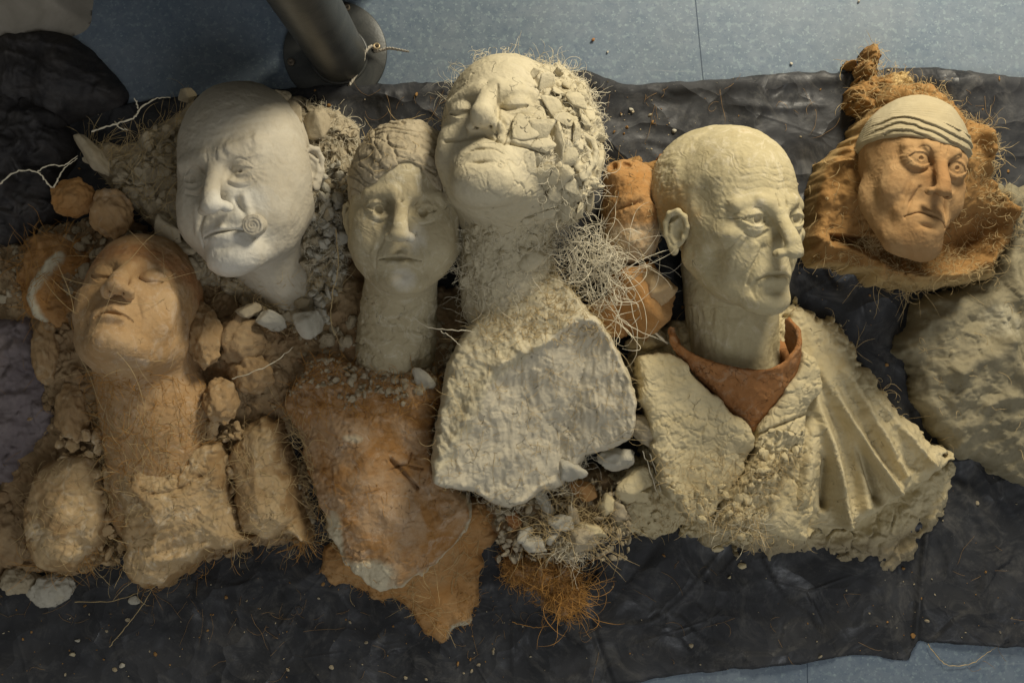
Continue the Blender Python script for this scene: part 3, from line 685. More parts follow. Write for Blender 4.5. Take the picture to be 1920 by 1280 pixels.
# ---- steel post on a round foot plate
post = thing('steel_post', 628, 98, 'round dark steel post bolted to the floor by a disc foot', 'post')
def disc(c, r0, r1, z0, z1, n=96, bev=1.2):
    prof = [(r0, z0), (r1, z0), (r1, z1-bev), (r1-bev, z1), (r0, z1)]; a = np.arange(n)*2*math.pi/n
    V = np.concatenate([np.c_[c[0]+r*np.cos(a), c[1]+r*np.sin(a), np.full(n, z)] for r, z in prof]); k = len(prof)
    F = [[i*n+j, i*n+(j+1) % n, ((i+1) % k)*n+(j+1) % n, ((i+1) % k)*n+j] for i in range(k) for j in range(n)]
    return V, np.array(F)
pc = w(628, 98, 10); v, f = disc(pc, 0.5, 101, .8, 9); obj('foot_plate', v, f, M['steel'], post)
bc = w(636, 104, 9); R_ = 53
def post_mesh():
    n = 64; a = np.arange(n)*2*math.pi/n; zs = np.array([7, 20, 26, 80, 160, 300, 600, 1000, 1500]); rr = np.array([R_+1, R_+.5, R_, R_, R_, R_, R_, R_, R_])
    V = np.concatenate([np.c_[bc[0]+r*np.cos(a), bc[1]+r*np.sin(a), np.full(n, z)] for r, z in zip(rr, zs)]); k = len(zs)
    F = [[i*n+j, i*n+(j+1) % n, (i+1)*n+(j+1) % n, (i+1)*n+j] for i in range(k-1) for j in range(n)]
    return V, np.array(F)
v, f = post_mesh(); obj('shaft', v, f, M['steel'], post)
v, f = disc(bc, R_-2, R_+5, 9, 13, bev=2.5); obj('weld_bead', v, f, M['steel'], post)
for (px, py) in ((546, 117), (706, 90), (650, 15)):
    c = w(px, py, 9); v, f = disc(c, .3, 7.5, 8.5, 13); sc = obj('screw', v, f, M['screw'], post)
    v, f = disc(c, .2, 3.2, 13.1, 14.2, 24, .4); obj('slot', v, f, M['seam'], sc)
# twisted string with a metal eyelet
sl = catmull([w(655, 160, 12), w(668, 140, 14), w(680, 118, 20), w(684, 100, 26), w(694, 88, 28), w(702, 90, 26), w(704, 96, 20), (w(712, 95, 24)), w(730, 91, 34), w(750, 94, 44), w(767, 97, 50)], 8, False)
n = len(sl); t = np.arange(n)*.9; ply = []
for ph in (0, 2.1, 4.2): ply.append(sl+np.c_[1.5*np.cos(t+ph), 1.5*np.sin(t+ph), 1.5*np.sin(t*1+ph+1)])
v, f = tubes(ply, 1.9, 6); obj('knotted_string', v, f, M['string'], label='twisted white string tied at the foot of the steel post', cat='string')
def torus(c, R, r, n=40, m=12, tilt=0):
    a = np.arange(n)*2*math.pi/n; b = np.arange(m)*2*math.pi/m; A, B = np.meshgrid(a, b, indexing='ij')
    V = np.c_[((R+r*np.cos(B))*np.cos(A)).ravel(), ((R+r*np.cos(B))*np.sin(A)).ravel(), (r*np.sin(B)).ravel()]
    V = V@rotm(0, tilt, 0).T+c; F = [[i*m+j, ((i+1) % n)*m+j, ((i+1) % n)*m+(j+1) % m, i*m+(j+1) % m] for i in range(n) for j in range(m)]
    return V, np.array(F)
v, f = torus(w(706, 87, 30), 5.4, 2.0, tilt=15); obj('eyelet', v, f, M['brass'], label='small pale metal ring threaded on the white string', cat='ring')

# ---- dark bags and the pale sack at the top left corner
def crumple(sc, amp, seed, b0):
    def h(P, d):
        q = P.copy(); wv = np.stack([fbm(q/70., seed, 2), fbm(q/70.+4, seed+1, 2), q[:, 2]], 1)*38
        r = ridged((q+wv)/sc, seed+2, 3); r2 = ridged((q-wv)/(sc*.45), seed+5, 2)
        return b0*(1-np.exp(-np.maximum(d, 0)/60.))+amp*np.clip(r, -.2, 1)+amp*.35*np.clip(r2, 0, 1)**2+10
    return h
Relief('black_bag', [(-160, 60), (0, 40), (90, 45), (140, 70), (190, 120), (222, 160), (215, 190), (170, 205), (110, 230), (60, 240), (-160, 260)], 60, crumple(80, 20, 301, 75), M['bag'], edge=26, res=3, jag=3, seed=3,
       label='smooth black bag at top left below the pale sack', cat='bag')
Relief('black_bag', [(-160, 150), (0, 148), (60, 152), (95, 175), (110, 230), (125, 290), (105, 330), (110, 380), (60, 440), (20, 460), (-160, 480)], 80, crumple(62, 30, 322, 95), M['bag'], edge=22, res=3, jag=3, seed=4,
       label='crumpled black cloth bag with deep folds at the left edge', cat='bag')
Relief('pale_sack', [(-160, -200), (150, -200), (142, -20), (132, 30), (90, 48), (40, 60), (0, 74), (-160, 90)], 90, crumple(150, 14, 343, 120), M['sack'], edge=40, res=4, jag=1, seed=5,
       label='pale smooth sack in the top left corner', cat='sack')
Relief('mauve_clay_mass', [(-260, 560), (0, 590), (60, 600), (85, 660), (110, 740), (100, 800), (60, 850), (20, 900), (-30, 930), (-260, 940)], 80,
       lambda P, d: 40+55*(1-np.exp(-np.maximum(d, 0)/45.))+22*lumps(P+14*np.c_[fbm(P/30., 3, 2), fbm(P/30., 4, 2), P[:, 2]*0], 38, 12)+10*lumps(P, 15, 13)+rough(P, 14), M['mauve'], edge=20, res=2.6, jag=9, seed=6,
       label='lumpy mauve grey mass of wet clay at the left edge', cat='clay mass')

# ---- unseen metal box added beyond the top edge to shade the upper left
cb = thing('shade_blocker', 420, -180, 'dark grey box added out of view to shade the upper left', 'shade_blocker')
def boxm(x0, x1, y0, y1, z0, z1):
    V = np.array([[x, y, z] for x in (x0, x1) for y in (y0, y1) for z in (z0, z1)], float)
    return V, np.array([[0, 1, 3, 2], [4, 6, 7, 5], [0, 4, 5, 1], [2, 3, 7, 6], [0, 2, 6, 4], [1, 5, 7, 3]])
c0 = w(80, -330, 0); c1 = w(735, -40, 0)
v, f = boxm(c0[0], c1[0], c1[1], c0[1], 12, 880); obj('blocker_body', v, f, M['steel'], cb, smooth=False)
for k in range(2):
    wd = (c1[0]-c0[0])/2; v, f = boxm(c0[0]+wd*k+3, c0[0]+wd*(k+1)-3, c1[1]-5, c1[1]-.5, 18, 874); dr = obj('blocker_door', v, f, M['steel'], cb, smooth=False)
    hx = c0[0]+wd+(-18 if k == 0 else 12); v, f = boxm(hx, hx+6, c1[1]-14, c1[1]-5.5, 400, 480); obj('blocker_handle', v, f, M['screw'], dr, smooth=False)
# ================================================================== LEFT: rubble bed and orange fragments
def bed_h(P, d):
    q = P+12*np.c_[fbm(P/26., 61, 2), fbm(P/26., 62, 2), P[:, 2]*0]
    h = 12+36*(1-np.exp(-np.maximum(d, 0)/50.))+10*fbm(P/70., 63, 3)+26*gauss(P, w(130, 480)[:2], (130, 90))+38*gauss(P, w(470, 670)[:2], (110, 110))+22*gauss(P, w(130, 720)[:2], (80, 120))
    return h+13*lumps(q, 30, 64)+8*lumps(q, 13, 65)+rough(P, 66, 1.3)
bed = Relief('clay_rubble', [(-60, 470), (20, 455), (60, 420), (120, 410), (200, 400), (260, 420), (330, 480), (400, 520), (480, 560), (600, 540), (650, 430), (690, 520), (860, 540), (880, 620), (840, 760), (560, 800), (575, 900), (590, 1010), (540, 1035), (450, 1040),
       (380, 1060), (300, 1060), (230, 1040), (190, 1070), (120, 1090), (60, 1085), (0, 1080), (-60, 1075)], 60, bed_h, M['brown'], edge=14, res=2.6, jag=12, jagsc=.05, seed=7,
       label='brown crumbled clay rubble bedded under the left orange bust', cat='clay rubble', kind='stuff')
pxb, pyb = PX(bed.V); mk = (pxb < 600) & (bed.V[:, 2] > 30)
set_props(rubble('clay_crumbs', crumbs_on(bed, mk, 1500, (3, 11), 8), M['brown'], seed=9), 'loose brown clay crumbs lying on the rubble at the left', 'clay crumbs')
mk2 = (pxb < 330) & (pyb < 560) & (bed.V[:, 2] > 30)
set_props(rubble('pale_crumbs', crumbs_on(bed, mk2, 260, (4, 15), 10), M['mould'], seed=11), 'pale clay crumbs piled left of the orange face', 'clay crumbs')
mk3 = (pxb > 560) & (pxb < 850) & (pyb > 600)
set_props(rubble('neck_crumbs', crumbs_on(bed, mk3, 420, (3, 12), 12), M['mould'], seed=13), 'pale and brown crumbs lying beside the second neck', 'clay crumbs')
fuzz('root_fibres', bed.V, bed.N, (pxb < 620) & (pyb > 420), 650, M['f_brown'], None, (25, 90), (.35, .7), .3, 14, .2, label='brown root fibres tangled over the rubble at the left', cat='fibres')
# fragment of a broken orange head with a white smear
frag = thing('head_fragment', 100, 530, 'broken orange head fragment with a white crest at left', 'head fragment')
FR = [(20, 480), (50, 430), (110, 425), (160, 470), (170, 520), (150, 580), (120, 615), (80, 620), (35, 590), (12, 540)]
r = Relief('shell', FR, 110, lambda P, d: 60+70*(1-np.exp(-np.maximum(d, 0)/40.))-40*gauss(P, w(120, 530, 110)[:2], (35, 55))+ridges(P, [([(110, 480), (80, 520), (62, 560), (75, 600)], 13, 22)], 110)+9*lumps(P, 20, 71)+rough(P, 72, 1.4), M['orange'], frag, edge=20, res=2.4, jag=9, seed=8,
       stainf=lambda V, d: np.exp(-(line_d(V, catmull(wl([(110, 480), (80, 520), (62, 560), (75, 600)], 110), 4, False))[0]/11)**2))
fuzz('fibres', r.V, r.N, r.V[:, 2] > 60, 160, M['f_orange'], frag, (25, 80), seed=73)
for k, (px, py, z, sz, mt, ang, lab) in enumerate([
        (138, 372, 120, (42, 36, 34), 'orange', 20, 'round orange lump between black bag and rubble'), (208, 402, 120, (42, 50, 38), 'ochre', 10, 'ochre lump tucked above the orange face'),
        (383, 630, 120, (34, 66, 42), 'lump', -5, 'upright oval tan lump right of the orange face'), (413, 752, 118, (32, 46, 38), 'lump', 12, 'smooth egg shaped ochre lump beside the orange neck'),
        (85, 660, 90, (26, 66, 30), 'lump', 18, 'long tan slab standing between mauve mass and rubble'), (135, 770, 90, (34, 62, 34), 'lump', 5, 'tan lump left of the orange neck'),
        (455, 640, 95, (52, 46, 36), 'brown', 30, 'brown block in the gap below the white head'), (470, 700, 90, (48, 40, 34), 'lump', 0, 'tan block above the right orange shoulder'),
        (98, 1105, 30, (44, 34, 26), 'grey', 5, 'pale grey lump at the bottom left on plastic'), (35, 1088, 30, (38, 28, 24), 'mould', 10, 'beige lump left of the pale grey lump'),
        (15, 1010, 50, (44, 60, 40), 'brown', 0, 'brown lump at the left edge beside the tan shoulder')]):
    chunk('clay_lump', px, py, z-6, sz, mt, lab, 'clay lump', seed=100+k, ang=ang, noise=.09, planes=60, tilt=.2, sub=5, detail=2.4, dmin=.84)

# ================================================================== LEFT ORANGE BUST, face seen from below
bG = thing('clay_bust', 270, 760, 'orange clay bust with closed eyes, chin raised, at left', 'clay bust')
frG = Frame(238, 512, 350, 145, yaw=4, pitch=36, roll=-3, anchor=(0, .36, 0))
oG = dict(closed=1, lid_up=-.03, lid_dn=.06, eye=1.15, nose_l=.85, nose_w=1.3, mouth_curve=.012, lip=1.1, brow=.7, cheekbone=1.1, cheek=1.0, fold=.6, chin=1.1, socket=.9, jaw_w=1.05, face_w=1.0,
          extra=[('-', 'c', ((-.07, .36, .05), (-.07, .30, .20), .006), .008)])
nkG = [((262, 640, 90), (300, 780, 55), 96, 98, 50), ((300, 780, 55), (320, 920, 10), 98, 125, 50), ((250, 640, 120), (300, 780, 95), 40, 46, 40)]
def stG(V, q): return np.clip(.15+.9*np.exp(-((q[:, 2]-.16)/.16)**2)*(q[:, 1] > -.2)+.6*gauss(q, (0, .45, -.15), (.12, .2, .1))-.3, 0, 1)*.8
_, VG, FG, NG = build_head('face', frG, oG, M['ochre'], bG, neck=nkG, stainf=stG, seed=21, wrinkle=.25, amp=1.3)
pG = PX(VG); fuzz('neck_fibres', VG, NG, (pG[1] > 700) & (VG[:, 2] > 100), 420, M['f_orange'], bG, (20, 70), (.3, .6), seed=22)
fuzz('face_fibres', VG, NG, (pG[1] < 700) & (VG[:, 2] > 170), 22, M['f_straw'], bG, (60, 150), (.3, .5), .15, seed=23)
def tanh(base, seed, sc=80, extra=None, striae=True):
    def h(P, d):
        z = base*.66+base*.34*(1-np.exp(-np.maximum(d, 0)/sc))+7*fbm(P/70., seed, 2)+rough(P, seed+1, .95)
        if striae: z = z+2.0*np.sin((P[:, 0]*.35-P[:, 1]*.9)/3.4+3*fbm(P/30., seed+4, 2))*sst(0, .4, fbm(P/60., seed+5, 2))
        F1, F2, c, v = voro((P+10*np.c_[fbm(P/22., 8, 2), fbm(P/22., 9, 2), 0*d])/52., seed+6); z = z-4*np.exp(-((F2-F1)/.035)**2)*sst(-.1, .3, fbm(P/90., seed+7, 2))
        return z+(extra(P, d) if extra else 0)
    return h
fuzz('neck_fibres', VG, NG, (pG[1] > 790) & (VG[:, 2] > 60), 420, M['f_straw'], bG, (25, 70), (.3, .65), .25, seed=28, lift=.3, out=.1, bias=(0, 1.2, 0))
r = Relief('left_shoulder', [(38, 950), (58, 888), (108, 853), (165, 846), (188, 880), (205, 940), (207, 985), (172, 1045), (120, 1080), (62, 1072), (38, 1010)], 90, tanh(150, 131, 60), M['tan'], bG, edge=22, res=2.2, jag=4, seed=9, stainf=lambda V, d: .75*np.exp(-(d/15)**2)+.55*sst(.1, .5, fbm(V/42., 199, 3)))
set_props(r.o, 'smooth rounded shoulder slab, broken away from the chest')
chunk('stuck_pebble', 112, 915, 102, (8, 9, 6), 'mould', parent=bG, seed=5, sub=3)
r2 = Relief('chest', [(175, 870), (230, 850), (300, 840), (400, 825), (428, 860), (436, 930), (460, 985), (480, 1010), (440, 1035), (385, 1045), (350, 1075), (325, 1092), (285, 1110), (240, 1100), (225, 1040), (215, 990), (200, 930)], 100,
       tanh(165, 141, 70, lambda P, d: ridges(P, [([(380, 890), (340, 915), (300, 920)], 3.5, -7), ([(300, 1045), (350, 1040), (390, 1020)], 7, 9), ([(250, 850), (270, 900), (300, 950)], 30, 12), ([(200, 860), (215, 950), (225, 1030)], 14, -26)], 110)), M['tan'], bG, edge=18, res=2.2, jag=8, seed=10, stainf=lambda V, d: .75*np.exp(-(d/15)**2)+.55*sst(.1, .5, fbm(V/42., 199, 3)))
r3 = Relief('right_shoulder', [(418, 860), (440, 810), (475, 785), (520, 795), (538, 850), (555, 940), (578, 1020), (566, 1034), (535, 1012), (490, 1022), (440, 1000), (425, 930)], 100,
       tanh(150, 151, 55, lambda P, d: ridges(P, [([(430, 880), (435, 940), (440, 1000)], 9, -14), ([(520, 1000), (550, 975)], 5, -12)], 110)), M['tan'], bG, edge=18, res=2.2, jag=8, seed=11, stainf=lambda V, d: .75*np.exp(-(d/15)**2)+.55*sst(.1, .5, fbm(V/42., 199, 3)))
for kk, r_ in enumerate((r, r2, r3)):
    m_ = r_.V[:, 2] > 30; py2 = PX(r_.V)[1]
    fuzz('shoulder_fibres', r_.V, r_.N, m_, 150, M['f_straw'], bG, (15, 60), (.3, .55), seed=24+kk)
    fuzz('edge_fibres', r_.V, r_.N, (py2 > 1000+kk*5) & (r_.V[:, 2] < 90), 60, M['f_orange'], bG, (20, 75), (.3, .55), seed=34+kk, out=.5)
ptsG = crumbs_on(bed, (np.abs(pxb-205) < 45) & (pyb > 800) & (pyb < 1060) | (np.abs(pyb-830) < 40) & (pxb > 120) & (pxb < 460) | (np.abs(pxb-430) < 16) & (pyb > 830) & (pyb < 1010), 520, (4, 12), 25, -1.6); ptsG[:, 2] += 12
rubble('crumble', ptsG, M['tan'], bG, seed=26)
fuzz('seam_fibres', bed.V, bed.N, (np.abs(pxb-210) < 40) & (pyb > 830) & (pyb < 1080) | (np.abs(pxb-435) < 25) & (pyb > 800) & (pyb < 1020) | (np.abs(pxb-570) < 25) & (pyb > 850), 520, M['f_straw'], bG, (25, 75), (.35, .7), .5, seed=27, lift=1.4, out=1.2)

# ================================================================== BUST 2: pale young head on a rust chest
b2 = thing('clay_bust', 740, 800, 'pale clay head with wavy hair joined to a rust orange chest', 'clay bust')
CH = [(530, 740), (560, 690), (600, 662), (680, 680), (790, 690), (835, 715), (825, 800), (815, 880), (880, 950), (872, 1005), (835, 1050), (795, 1082), (740, 1112), (690, 1112), (645, 1065), (605, 1000), (575, 910), (545, 820), (522, 770)]
def ch_h(P, d):
    X, Y = P[:, 0], P[:, 1]; z = 80+64*(1-np.exp(-np.maximum(d, 0)/75.))
    z = z+ridges(P, [([(600, 690), (640, 800), (660, 900), (640, 1000)], 60, 16), ([(780, 720), (800, 860), (780, 960)], 50, 12), ([(860, 960), (800, 1010), (740, 1090)], 16, 10)], 120)
    z = z+8*fbm(P/75., 161, 2)+rough(P, 162, .9)
    m = sst(-.05, .35, fbm(P/70., 163, 3)); z = z+m*plates(P, 34, 164, .10, 1.8, 2.6)
    ms = sst(.0, .4, fbm(P/45.+3, 170, 2))*np.exp(-((X-w(620, 0)[0])/90)**2); z = z+ms*5*ridged(P/9., 171, 2)
    z = z+ridges(P, [([(733, 862), (760, 890), (782, 915)], 3, -16), ([(735, 880), (755, 872), (790, 880)], 2.2, -9), ([(765, 868), (770, 850)], 2, -8)], 120)
    return z
def ch_st(V, d):
    px, py = PX(V); a = np.exp(-((px-690)/50)**2-((py-1080)/30)**2)+1.0*np.exp(-(d/9)**2)*sst(880, 980, py)+.9*np.exp(-((px-625)/18)**2-((py-1015)/55)**2)+.5*np.exp(-((px-660)/25)**2-((py-822)/12)**2)
    return np.clip(a*1.3, 0, 1)
ch = Relief('chest', CH, 100, ch_h, M['chest'], b2, edge=14, res=2.1, jag=7, seed=12, stainf=ch_st)
pc_ = PX(ch.V)
fuzz('chest_fibres', ch.V, ch.N, (pc_[1] < 780) & (pc_[0] < 830), 420, M['f_orange'], b2, (15, 55), (.35, .7), .4, seed=41, lift=.3)
fuzz('chest_fibres', ch.V, ch.N, (ch.V[:, 2] > 60), 160, M['f_orange'], b2, (12, 45), (.35, .6), .4, seed=42, lift=.2)
fuzz('edge_fibres', ch.V, ch.N, (pc_[0] < 640) & (ch.V[:, 2] < 95) & (pc_[1] > 780), 150, M['f_straw'], b2, (30, 100), (.3, .6), .5, seed=43, out=.05, bias=(0, .9, 0))
chunk('stuck_flake', 660, 822, 118, (20, 12, 6), 'pale', parent=b2, seed=7, sub=3, ang=-15)
c2 = crumbs_on(ch, (pc_[1] < 740+30*fbm(ch.V/40., 3, 2)), 520, (2.2, 8), 44); rubble('crumble', c2, M['mould'], b2, seed=45)
fr2 = Frame(753, 388, 338, 165, yaw=2, pitch=-2, roll=-2)
o2 = dict(glab=.3, lid_up=.020, lid_dn=.030, eye=1.04, nose_l=1.1, nose_w=1.3, mouth_curve=.004, mouth_w=1.2, brow=.9, fold=.8, cheek=1.25, chin=1.2, jaw_w=1.22, face_w=1.15, cheekbone=.9, pupil=1.2, gaze=(-.1, -.45), bag=.6, lip=1.0,
          extra=[('-', 'c', ((.0, .43, .095), (.0, .40, .02), .006), .02)])
nk2 = [((752, 530, 108), (742, 655, 35), 68, 80, 40)]
def st2(V, q): return .25*gauss(q, (0, .5, -.2), (.2, .3, .12))+.8*gauss(q, (.02, .45, -.4), (.1, .2, .08))+.5*gauss(q, (.1, .45, -.16), (.08, .2, .1))
_, V2, F2_, N2 = build_head('head', fr2, o2, M['pale'], b2, neck=nk2, stainf=st2, seed=51, wrinkle=.1, amp=.8,
    disp=lambda V, N, q: -4*np.exp(-(voro((V+10*np.c_[fbm(V/24., 1, 2), fbm(V/24., 2, 2), fbm(V/24., 3, 2)])/60., 55)[1]-voro((V+10*np.c_[fbm(V/24., 1, 2), fbm(V/24., 2, 2), fbm(V/24., 3, 2)])/60., 55)[0])**2/.0018)*(q[:, 2] < -.5)*sst(.0, .3, fbm(V/55., 57, 2))+(q[:, 2] < -.5)*(3.5*ridged(np.c_[V[:, 0]/50., V[:, 1]/22., V[:, 2]/50.], 58, 3)-2+3*(crk(V, 30, 59, .05)[1]-.5)))
for sd, ps in ((-1, (.31, -.03, -.06)), (1, (.31, -.03, -.06))): build_ear(fr2, sd, M['pale'], b2, ps, seed=52)
# hair shell
def hair2(P):
    q = fr2.to(P); d = ell(q, (0, -.07, .155), (.345, .44, .385)); d = smax(d, -ell(q, (0, -.07, .13), (.30, .39, .34)), .01)
    hl = .235-.10*np.abs(q[:, 0]/.3)**2.2*3.2+.025*np.sin(q[:, 0]*16+1)+.10*np.maximum(.1-q[:, 1], 0)*-8
    return smax(d, (hl-q[:, 2])*.8, .015)*fr2.L
lo = fr2.c-[.42*fr2.L, .2*fr2.L, .56*fr2.L]; hi = fr2.c+[.42*fr2.L, .62*fr2.L, .6*fr2.L]; lo[2] = max(lo[2], 0)
Vh, Fh = mesh_sdf(hair2, lo, hi, 1.9); Nh = normals(Vh, Fh); qh = fr2.to(Vh)
wq = np.c_[Vh[:, 0]/60., (Vh[:, 1]+.4*Vh[:, 0])/30., Vh[:, 2]/60.]; wq = wq+.8*np.c_[fbm(wq*.7, 1, 2), fbm(wq*.7, 2, 2), fbm(wq*.7, 3, 2)]
pl = voro(wq, 56); dz = 4*ridged(wq*.55, 57, 3)+4*(pl[2]-.4)*sst(0, .1, pl[1]-pl[0])-3*(1-sst(0, .09, pl[1]-pl[0]))+1.2*fbm(Vh/7., 58, 2)
Vh = Vh+Nh*dz[:, None]; obj('hair', Vh, Fh, M['mould'], b2); ph = PX(Vh); Nh = normals(Vh, Fh)
fuzz('hair_fibres', Vh, Nh, (Vh[:, 2] > 90), 150, M['f_straw'], b2, (15, 50), (.3, .6), seed=59)
# ---- torn orange slab under the chest
sb = thing('clay_slab', 770, 1130, 'torn orange clay slab sticking out below the rust chest', 'clay slab')
def sb_h(P, d):
    z = 26+34*(1-np.exp(-np.maximum(d, 0)/50.))+ridges(P, [([(880, 960), (820, 1030), (760, 1090)], 30, 20)], 50)+5*fbm(P/45., 181, 3)+rough(P, 182, 1.0)
    return z-1.2*0
sbr = Relief('slab', [(592, 1070), (610, 1030), (660, 1000), (760, 980), (860, 930), (940, 950), (932, 1010), (905, 1050), (893, 1120), (886, 1180), (848, 1192), (828, 1220), (800, 1200), (760, 1150), (700, 1128), (645, 1108), (610, 1100)], 50, sb_h, M['orange'], sb, edge=16, res=2.1, jag=8, seed=13,
      stainf=lambda V, d: np.exp(-((PX(V)[0]-872)/26)**2-((PX(V)[1]-1183)/16)**2)*1.4+.3*np.exp(-(d/10)**2))
ps_ = PX(sbr.V); fuzz('edge_fibres', sbr.V, sbr.N, (sbr.V[:, 2] < 42) & (ps_[1] > 1060), 260, M['f_orange'], sb, (6, 26), (.3, .5), .6, seed=46, out=.3)
fuzz('slab_fibres', sbr.V, sbr.N, sbr.V[:, 2] > 40, 160, M['f_straw'], sb, (25, 90), (.3, .5), seed=47)

# ================================================================== BUST 1: bald white head with a cigar in its cracked mould
b1 = thing('clay_bust', 450, 380, 'bald white clay head holding a cigar, lying in a cracked mould', 'clay bust')
MO = [(135, 272), (160, 262), (215, 258), (270, 232), (318, 205), (350, 172), (400, 170), (520, 165), (560, 172), (610, 185), (655, 215), (668, 250), (655, 330), (648, 420), (645, 500), (620, 560), (606, 630), (575, 655), (530, 640), (480, 612), (440, 575), (400, 545), (352, 535), (318, 500), (262, 420), (215, 372), (175, 330), (148, 305)]
def mo_h(P, d):
    px = P[:, 0]; z = 46+46*(1-np.exp(-np.maximum(d, 0)/38.))+8*fbm(P/50., 201, 3)
    z = z+plates(P, 46, 202, .34, 9, 8, warp=.9)+sst(-.1, .3, fbm(P/60., 209, 2))*plates(P, 19, 203, .22, 2.2, 2.4)+rough(P, 204, .8)
    z = z+ridges(P, [([(150, 280), (210, 330), (280, 400), (330, 480)], 26, 22), ([(650, 250), (640, 400), (620, 560)], 26, 12)], 90)
    return z
mo = Relief('mould', MO, 90, mo_h, M['mould'], b1, edge=16, res=2.0, jag=8, seed=14)
pm = PX(mo.V)
rb = crumbs_on(mo, (mo.V[:, 2] > 40) & ((pm[0] > 585) | (pm[1] > 540) | (pm[0] < 340)), 380, (3, 12), 61); rubble('mould_crumbs', rb, M['mould'], b1, seed=62)
rb = crumbs_on(mo, (mo.V[:, 2] > 40) & (pm[0] > 580) & (pm[1] > 300), 260, (3, 12), 63, -.6); rubble('mould_crumbs', rb, M['grey'], b1, seed=64)
fuzz('mould_fibres', mo.V, mo.N, (pm[0] > 575) & (pm[1] < 520), 1000, M['f_white'], b1, (12, 45), (.3, .6), .5, seed=65, lift=.4)
fuzz('mould_fibres', mo.V, mo.N, (pm[0] < 345), 420, M['f_straw'], b1, (30, 90), (.3, .6), .25, seed=66, lift=.3, bias=(.5, .3, 0))
fuzz('mould_fibres', mo.V, mo.N, (pm[1] > 500), 420, M['f_straw'], b1, (20, 70), (.3, .6), .35, seed=67, lift=.4)
fr1 = Frame(405, 324, 392, 122, yaw=-11, pitch=-2, roll=8)
o1 = dict(glab=.5, pupil=.8, gaze=(-.2, -.1), lid_up=.018, lid_dn=.022, eye=.95, nose_l=.95, nose_w=1.25, mouth_curve=.006, brow=1.0, fold=1.4, cheek=1.35, cheekbone=1.3, chin=1.4, jaw_w=1.16, face_w=1.16, bag=1, lip=.9, mouth_w=1.15,
          extra=[('+', 'e', ((.08, .335, -.235), (.055, .04, .03)), .04), ('+', 'e', ((.03, .33, -.39), (.12, .06, .07)), .06), ('-', 'c', ((.12, .37, -.27), (.155, .33, -.28), .022), .02), ('+', 'c', ((.085, .355, .10), (.20, .30, .125), .026, .02), .03), ('+', 'e', ((.16, .1, .0), (.20, .2, .3)), .08)])
def st1(V, q): return np.clip(gauss(q, (.0, .4, -.38), (.22, .5, .14))+.8*gauss(q, (.12, .4, -.15), (.16, .4, .1)), 0, 1)
def d1(V, N, q):
    r_ = np.hypot((q[:, 0]-.13), q[:, 2]-.10); return (1.6*ridged(q*22, 4, 3)+.5*np.sin(r_*110+6*fbm(q*8, 4, 2)))*np.exp(-((r_-.05)/.06)**2)*(q[:, 1] > .1)*(q[:, 2] > .05)+1.2*ridged(q*14, 9, 2)*gauss(q, (.14, .3, -.13), (.08, .2, .08))
nk1 = [((500, 480, 60), (545, 545, 40), 70, 50, 50)]
_, V1, F1_, N1 = build_head('head', fr1, o1, M['white'], b1, neck=nk1, stainf=st1, seed=71, wrinkle=.6, amp=.9, disp=d1, vox=1.6)
build_ear(fr1, 1, M['white'], b1, (.335, -.02, -.0), 32, 1.05, seed=72)
# cigar stub
a = fr1.frm([(.150, .30, -.272)])[0]; b = fr1.frm([(.168, .415, -.280)])[0]
def cig(P): return smax(cap(P, a, a+(b-a)*1.5, 17.5, 19), ((P-b)@((b-a)/np.linalg.norm(b-a))), 3)
v, f = mesh_sdf(cig, np.minimum(a, b)-30, np.maximum(a, b)+30, 1.2); nv = normals(v, f); ax_ = (b-a)/np.linalg.norm(b-a); e1 = np.cross(ax_, [0, 1, 0]); e1 /= np.linalg.norm(e1); e2_ = np.cross(ax_, e1); rv = v-b; cx, cy = rv@e1, rv@e2_; end = (nv@ax_ > .6)
v = v+nv*(.8*fbm(v/9., 73, 3)+end*.45*np.sin(np.hypot(cx, cy)*1.15+np.arctan2(cy, cx)))[:, None]
obj('cigar', v, f, M['white'], b1)
for k, (px, py, z, sz, mt, ang, lab, nm) in enumerate([
        (578, 602, 112, (27, 31, 20), 'grey', 5, 'large cracked block of pale clay at the bottom tip of the white head mould', 0), (505, 600, 104, (34, 24, 16), 'grey', -35, 'flat beige slab below the chin of the white head', 0),
        (462, 585, 100, (26, 20, 14), 'mould', 20, 'small beige slab left of the flat slab under the white chin', 0), (358, 510, 104, (30, 26, 18), 'mould', -15, 'angular beige block left of the white chin', 0),
        (522, 178, 112, (22, 17, 14), 'mould', 5, 'beige clod resting at the top right of the white head', 0), (350, 178, 104, (22, 16, 16), 'mould', 30, 'beige clod at the top left of the white head', 0),
        (315, 430, 108, (34, 26, 16), 'mould', -35, 'cracked beige plate left of the white jaw', 0), (345, 465, 106, (26, 16, 14), 'mould', -25, 'small cracked beige plate beside the white jaw', 0),
        (176, 292, 110, (46, 22, 22), 'mould', -40, 'pointed beige clay finger at the far left of the mould', 0), (545, 205, 112, (38, 26, 18), 'mould', -35, 'beige wedge right of the white crown', 0), (592, 230, 112, (30, 38, 18), 'mould', 10, 'larger beige plate above the white ear', 0)]):
    chunk('clay_shard', px, py, z, sz, mt, lab, 'clay shard', seed=130+k, ang=ang, noise=.05, planes=16, tilt=.2, sub=4, detail=1.0)

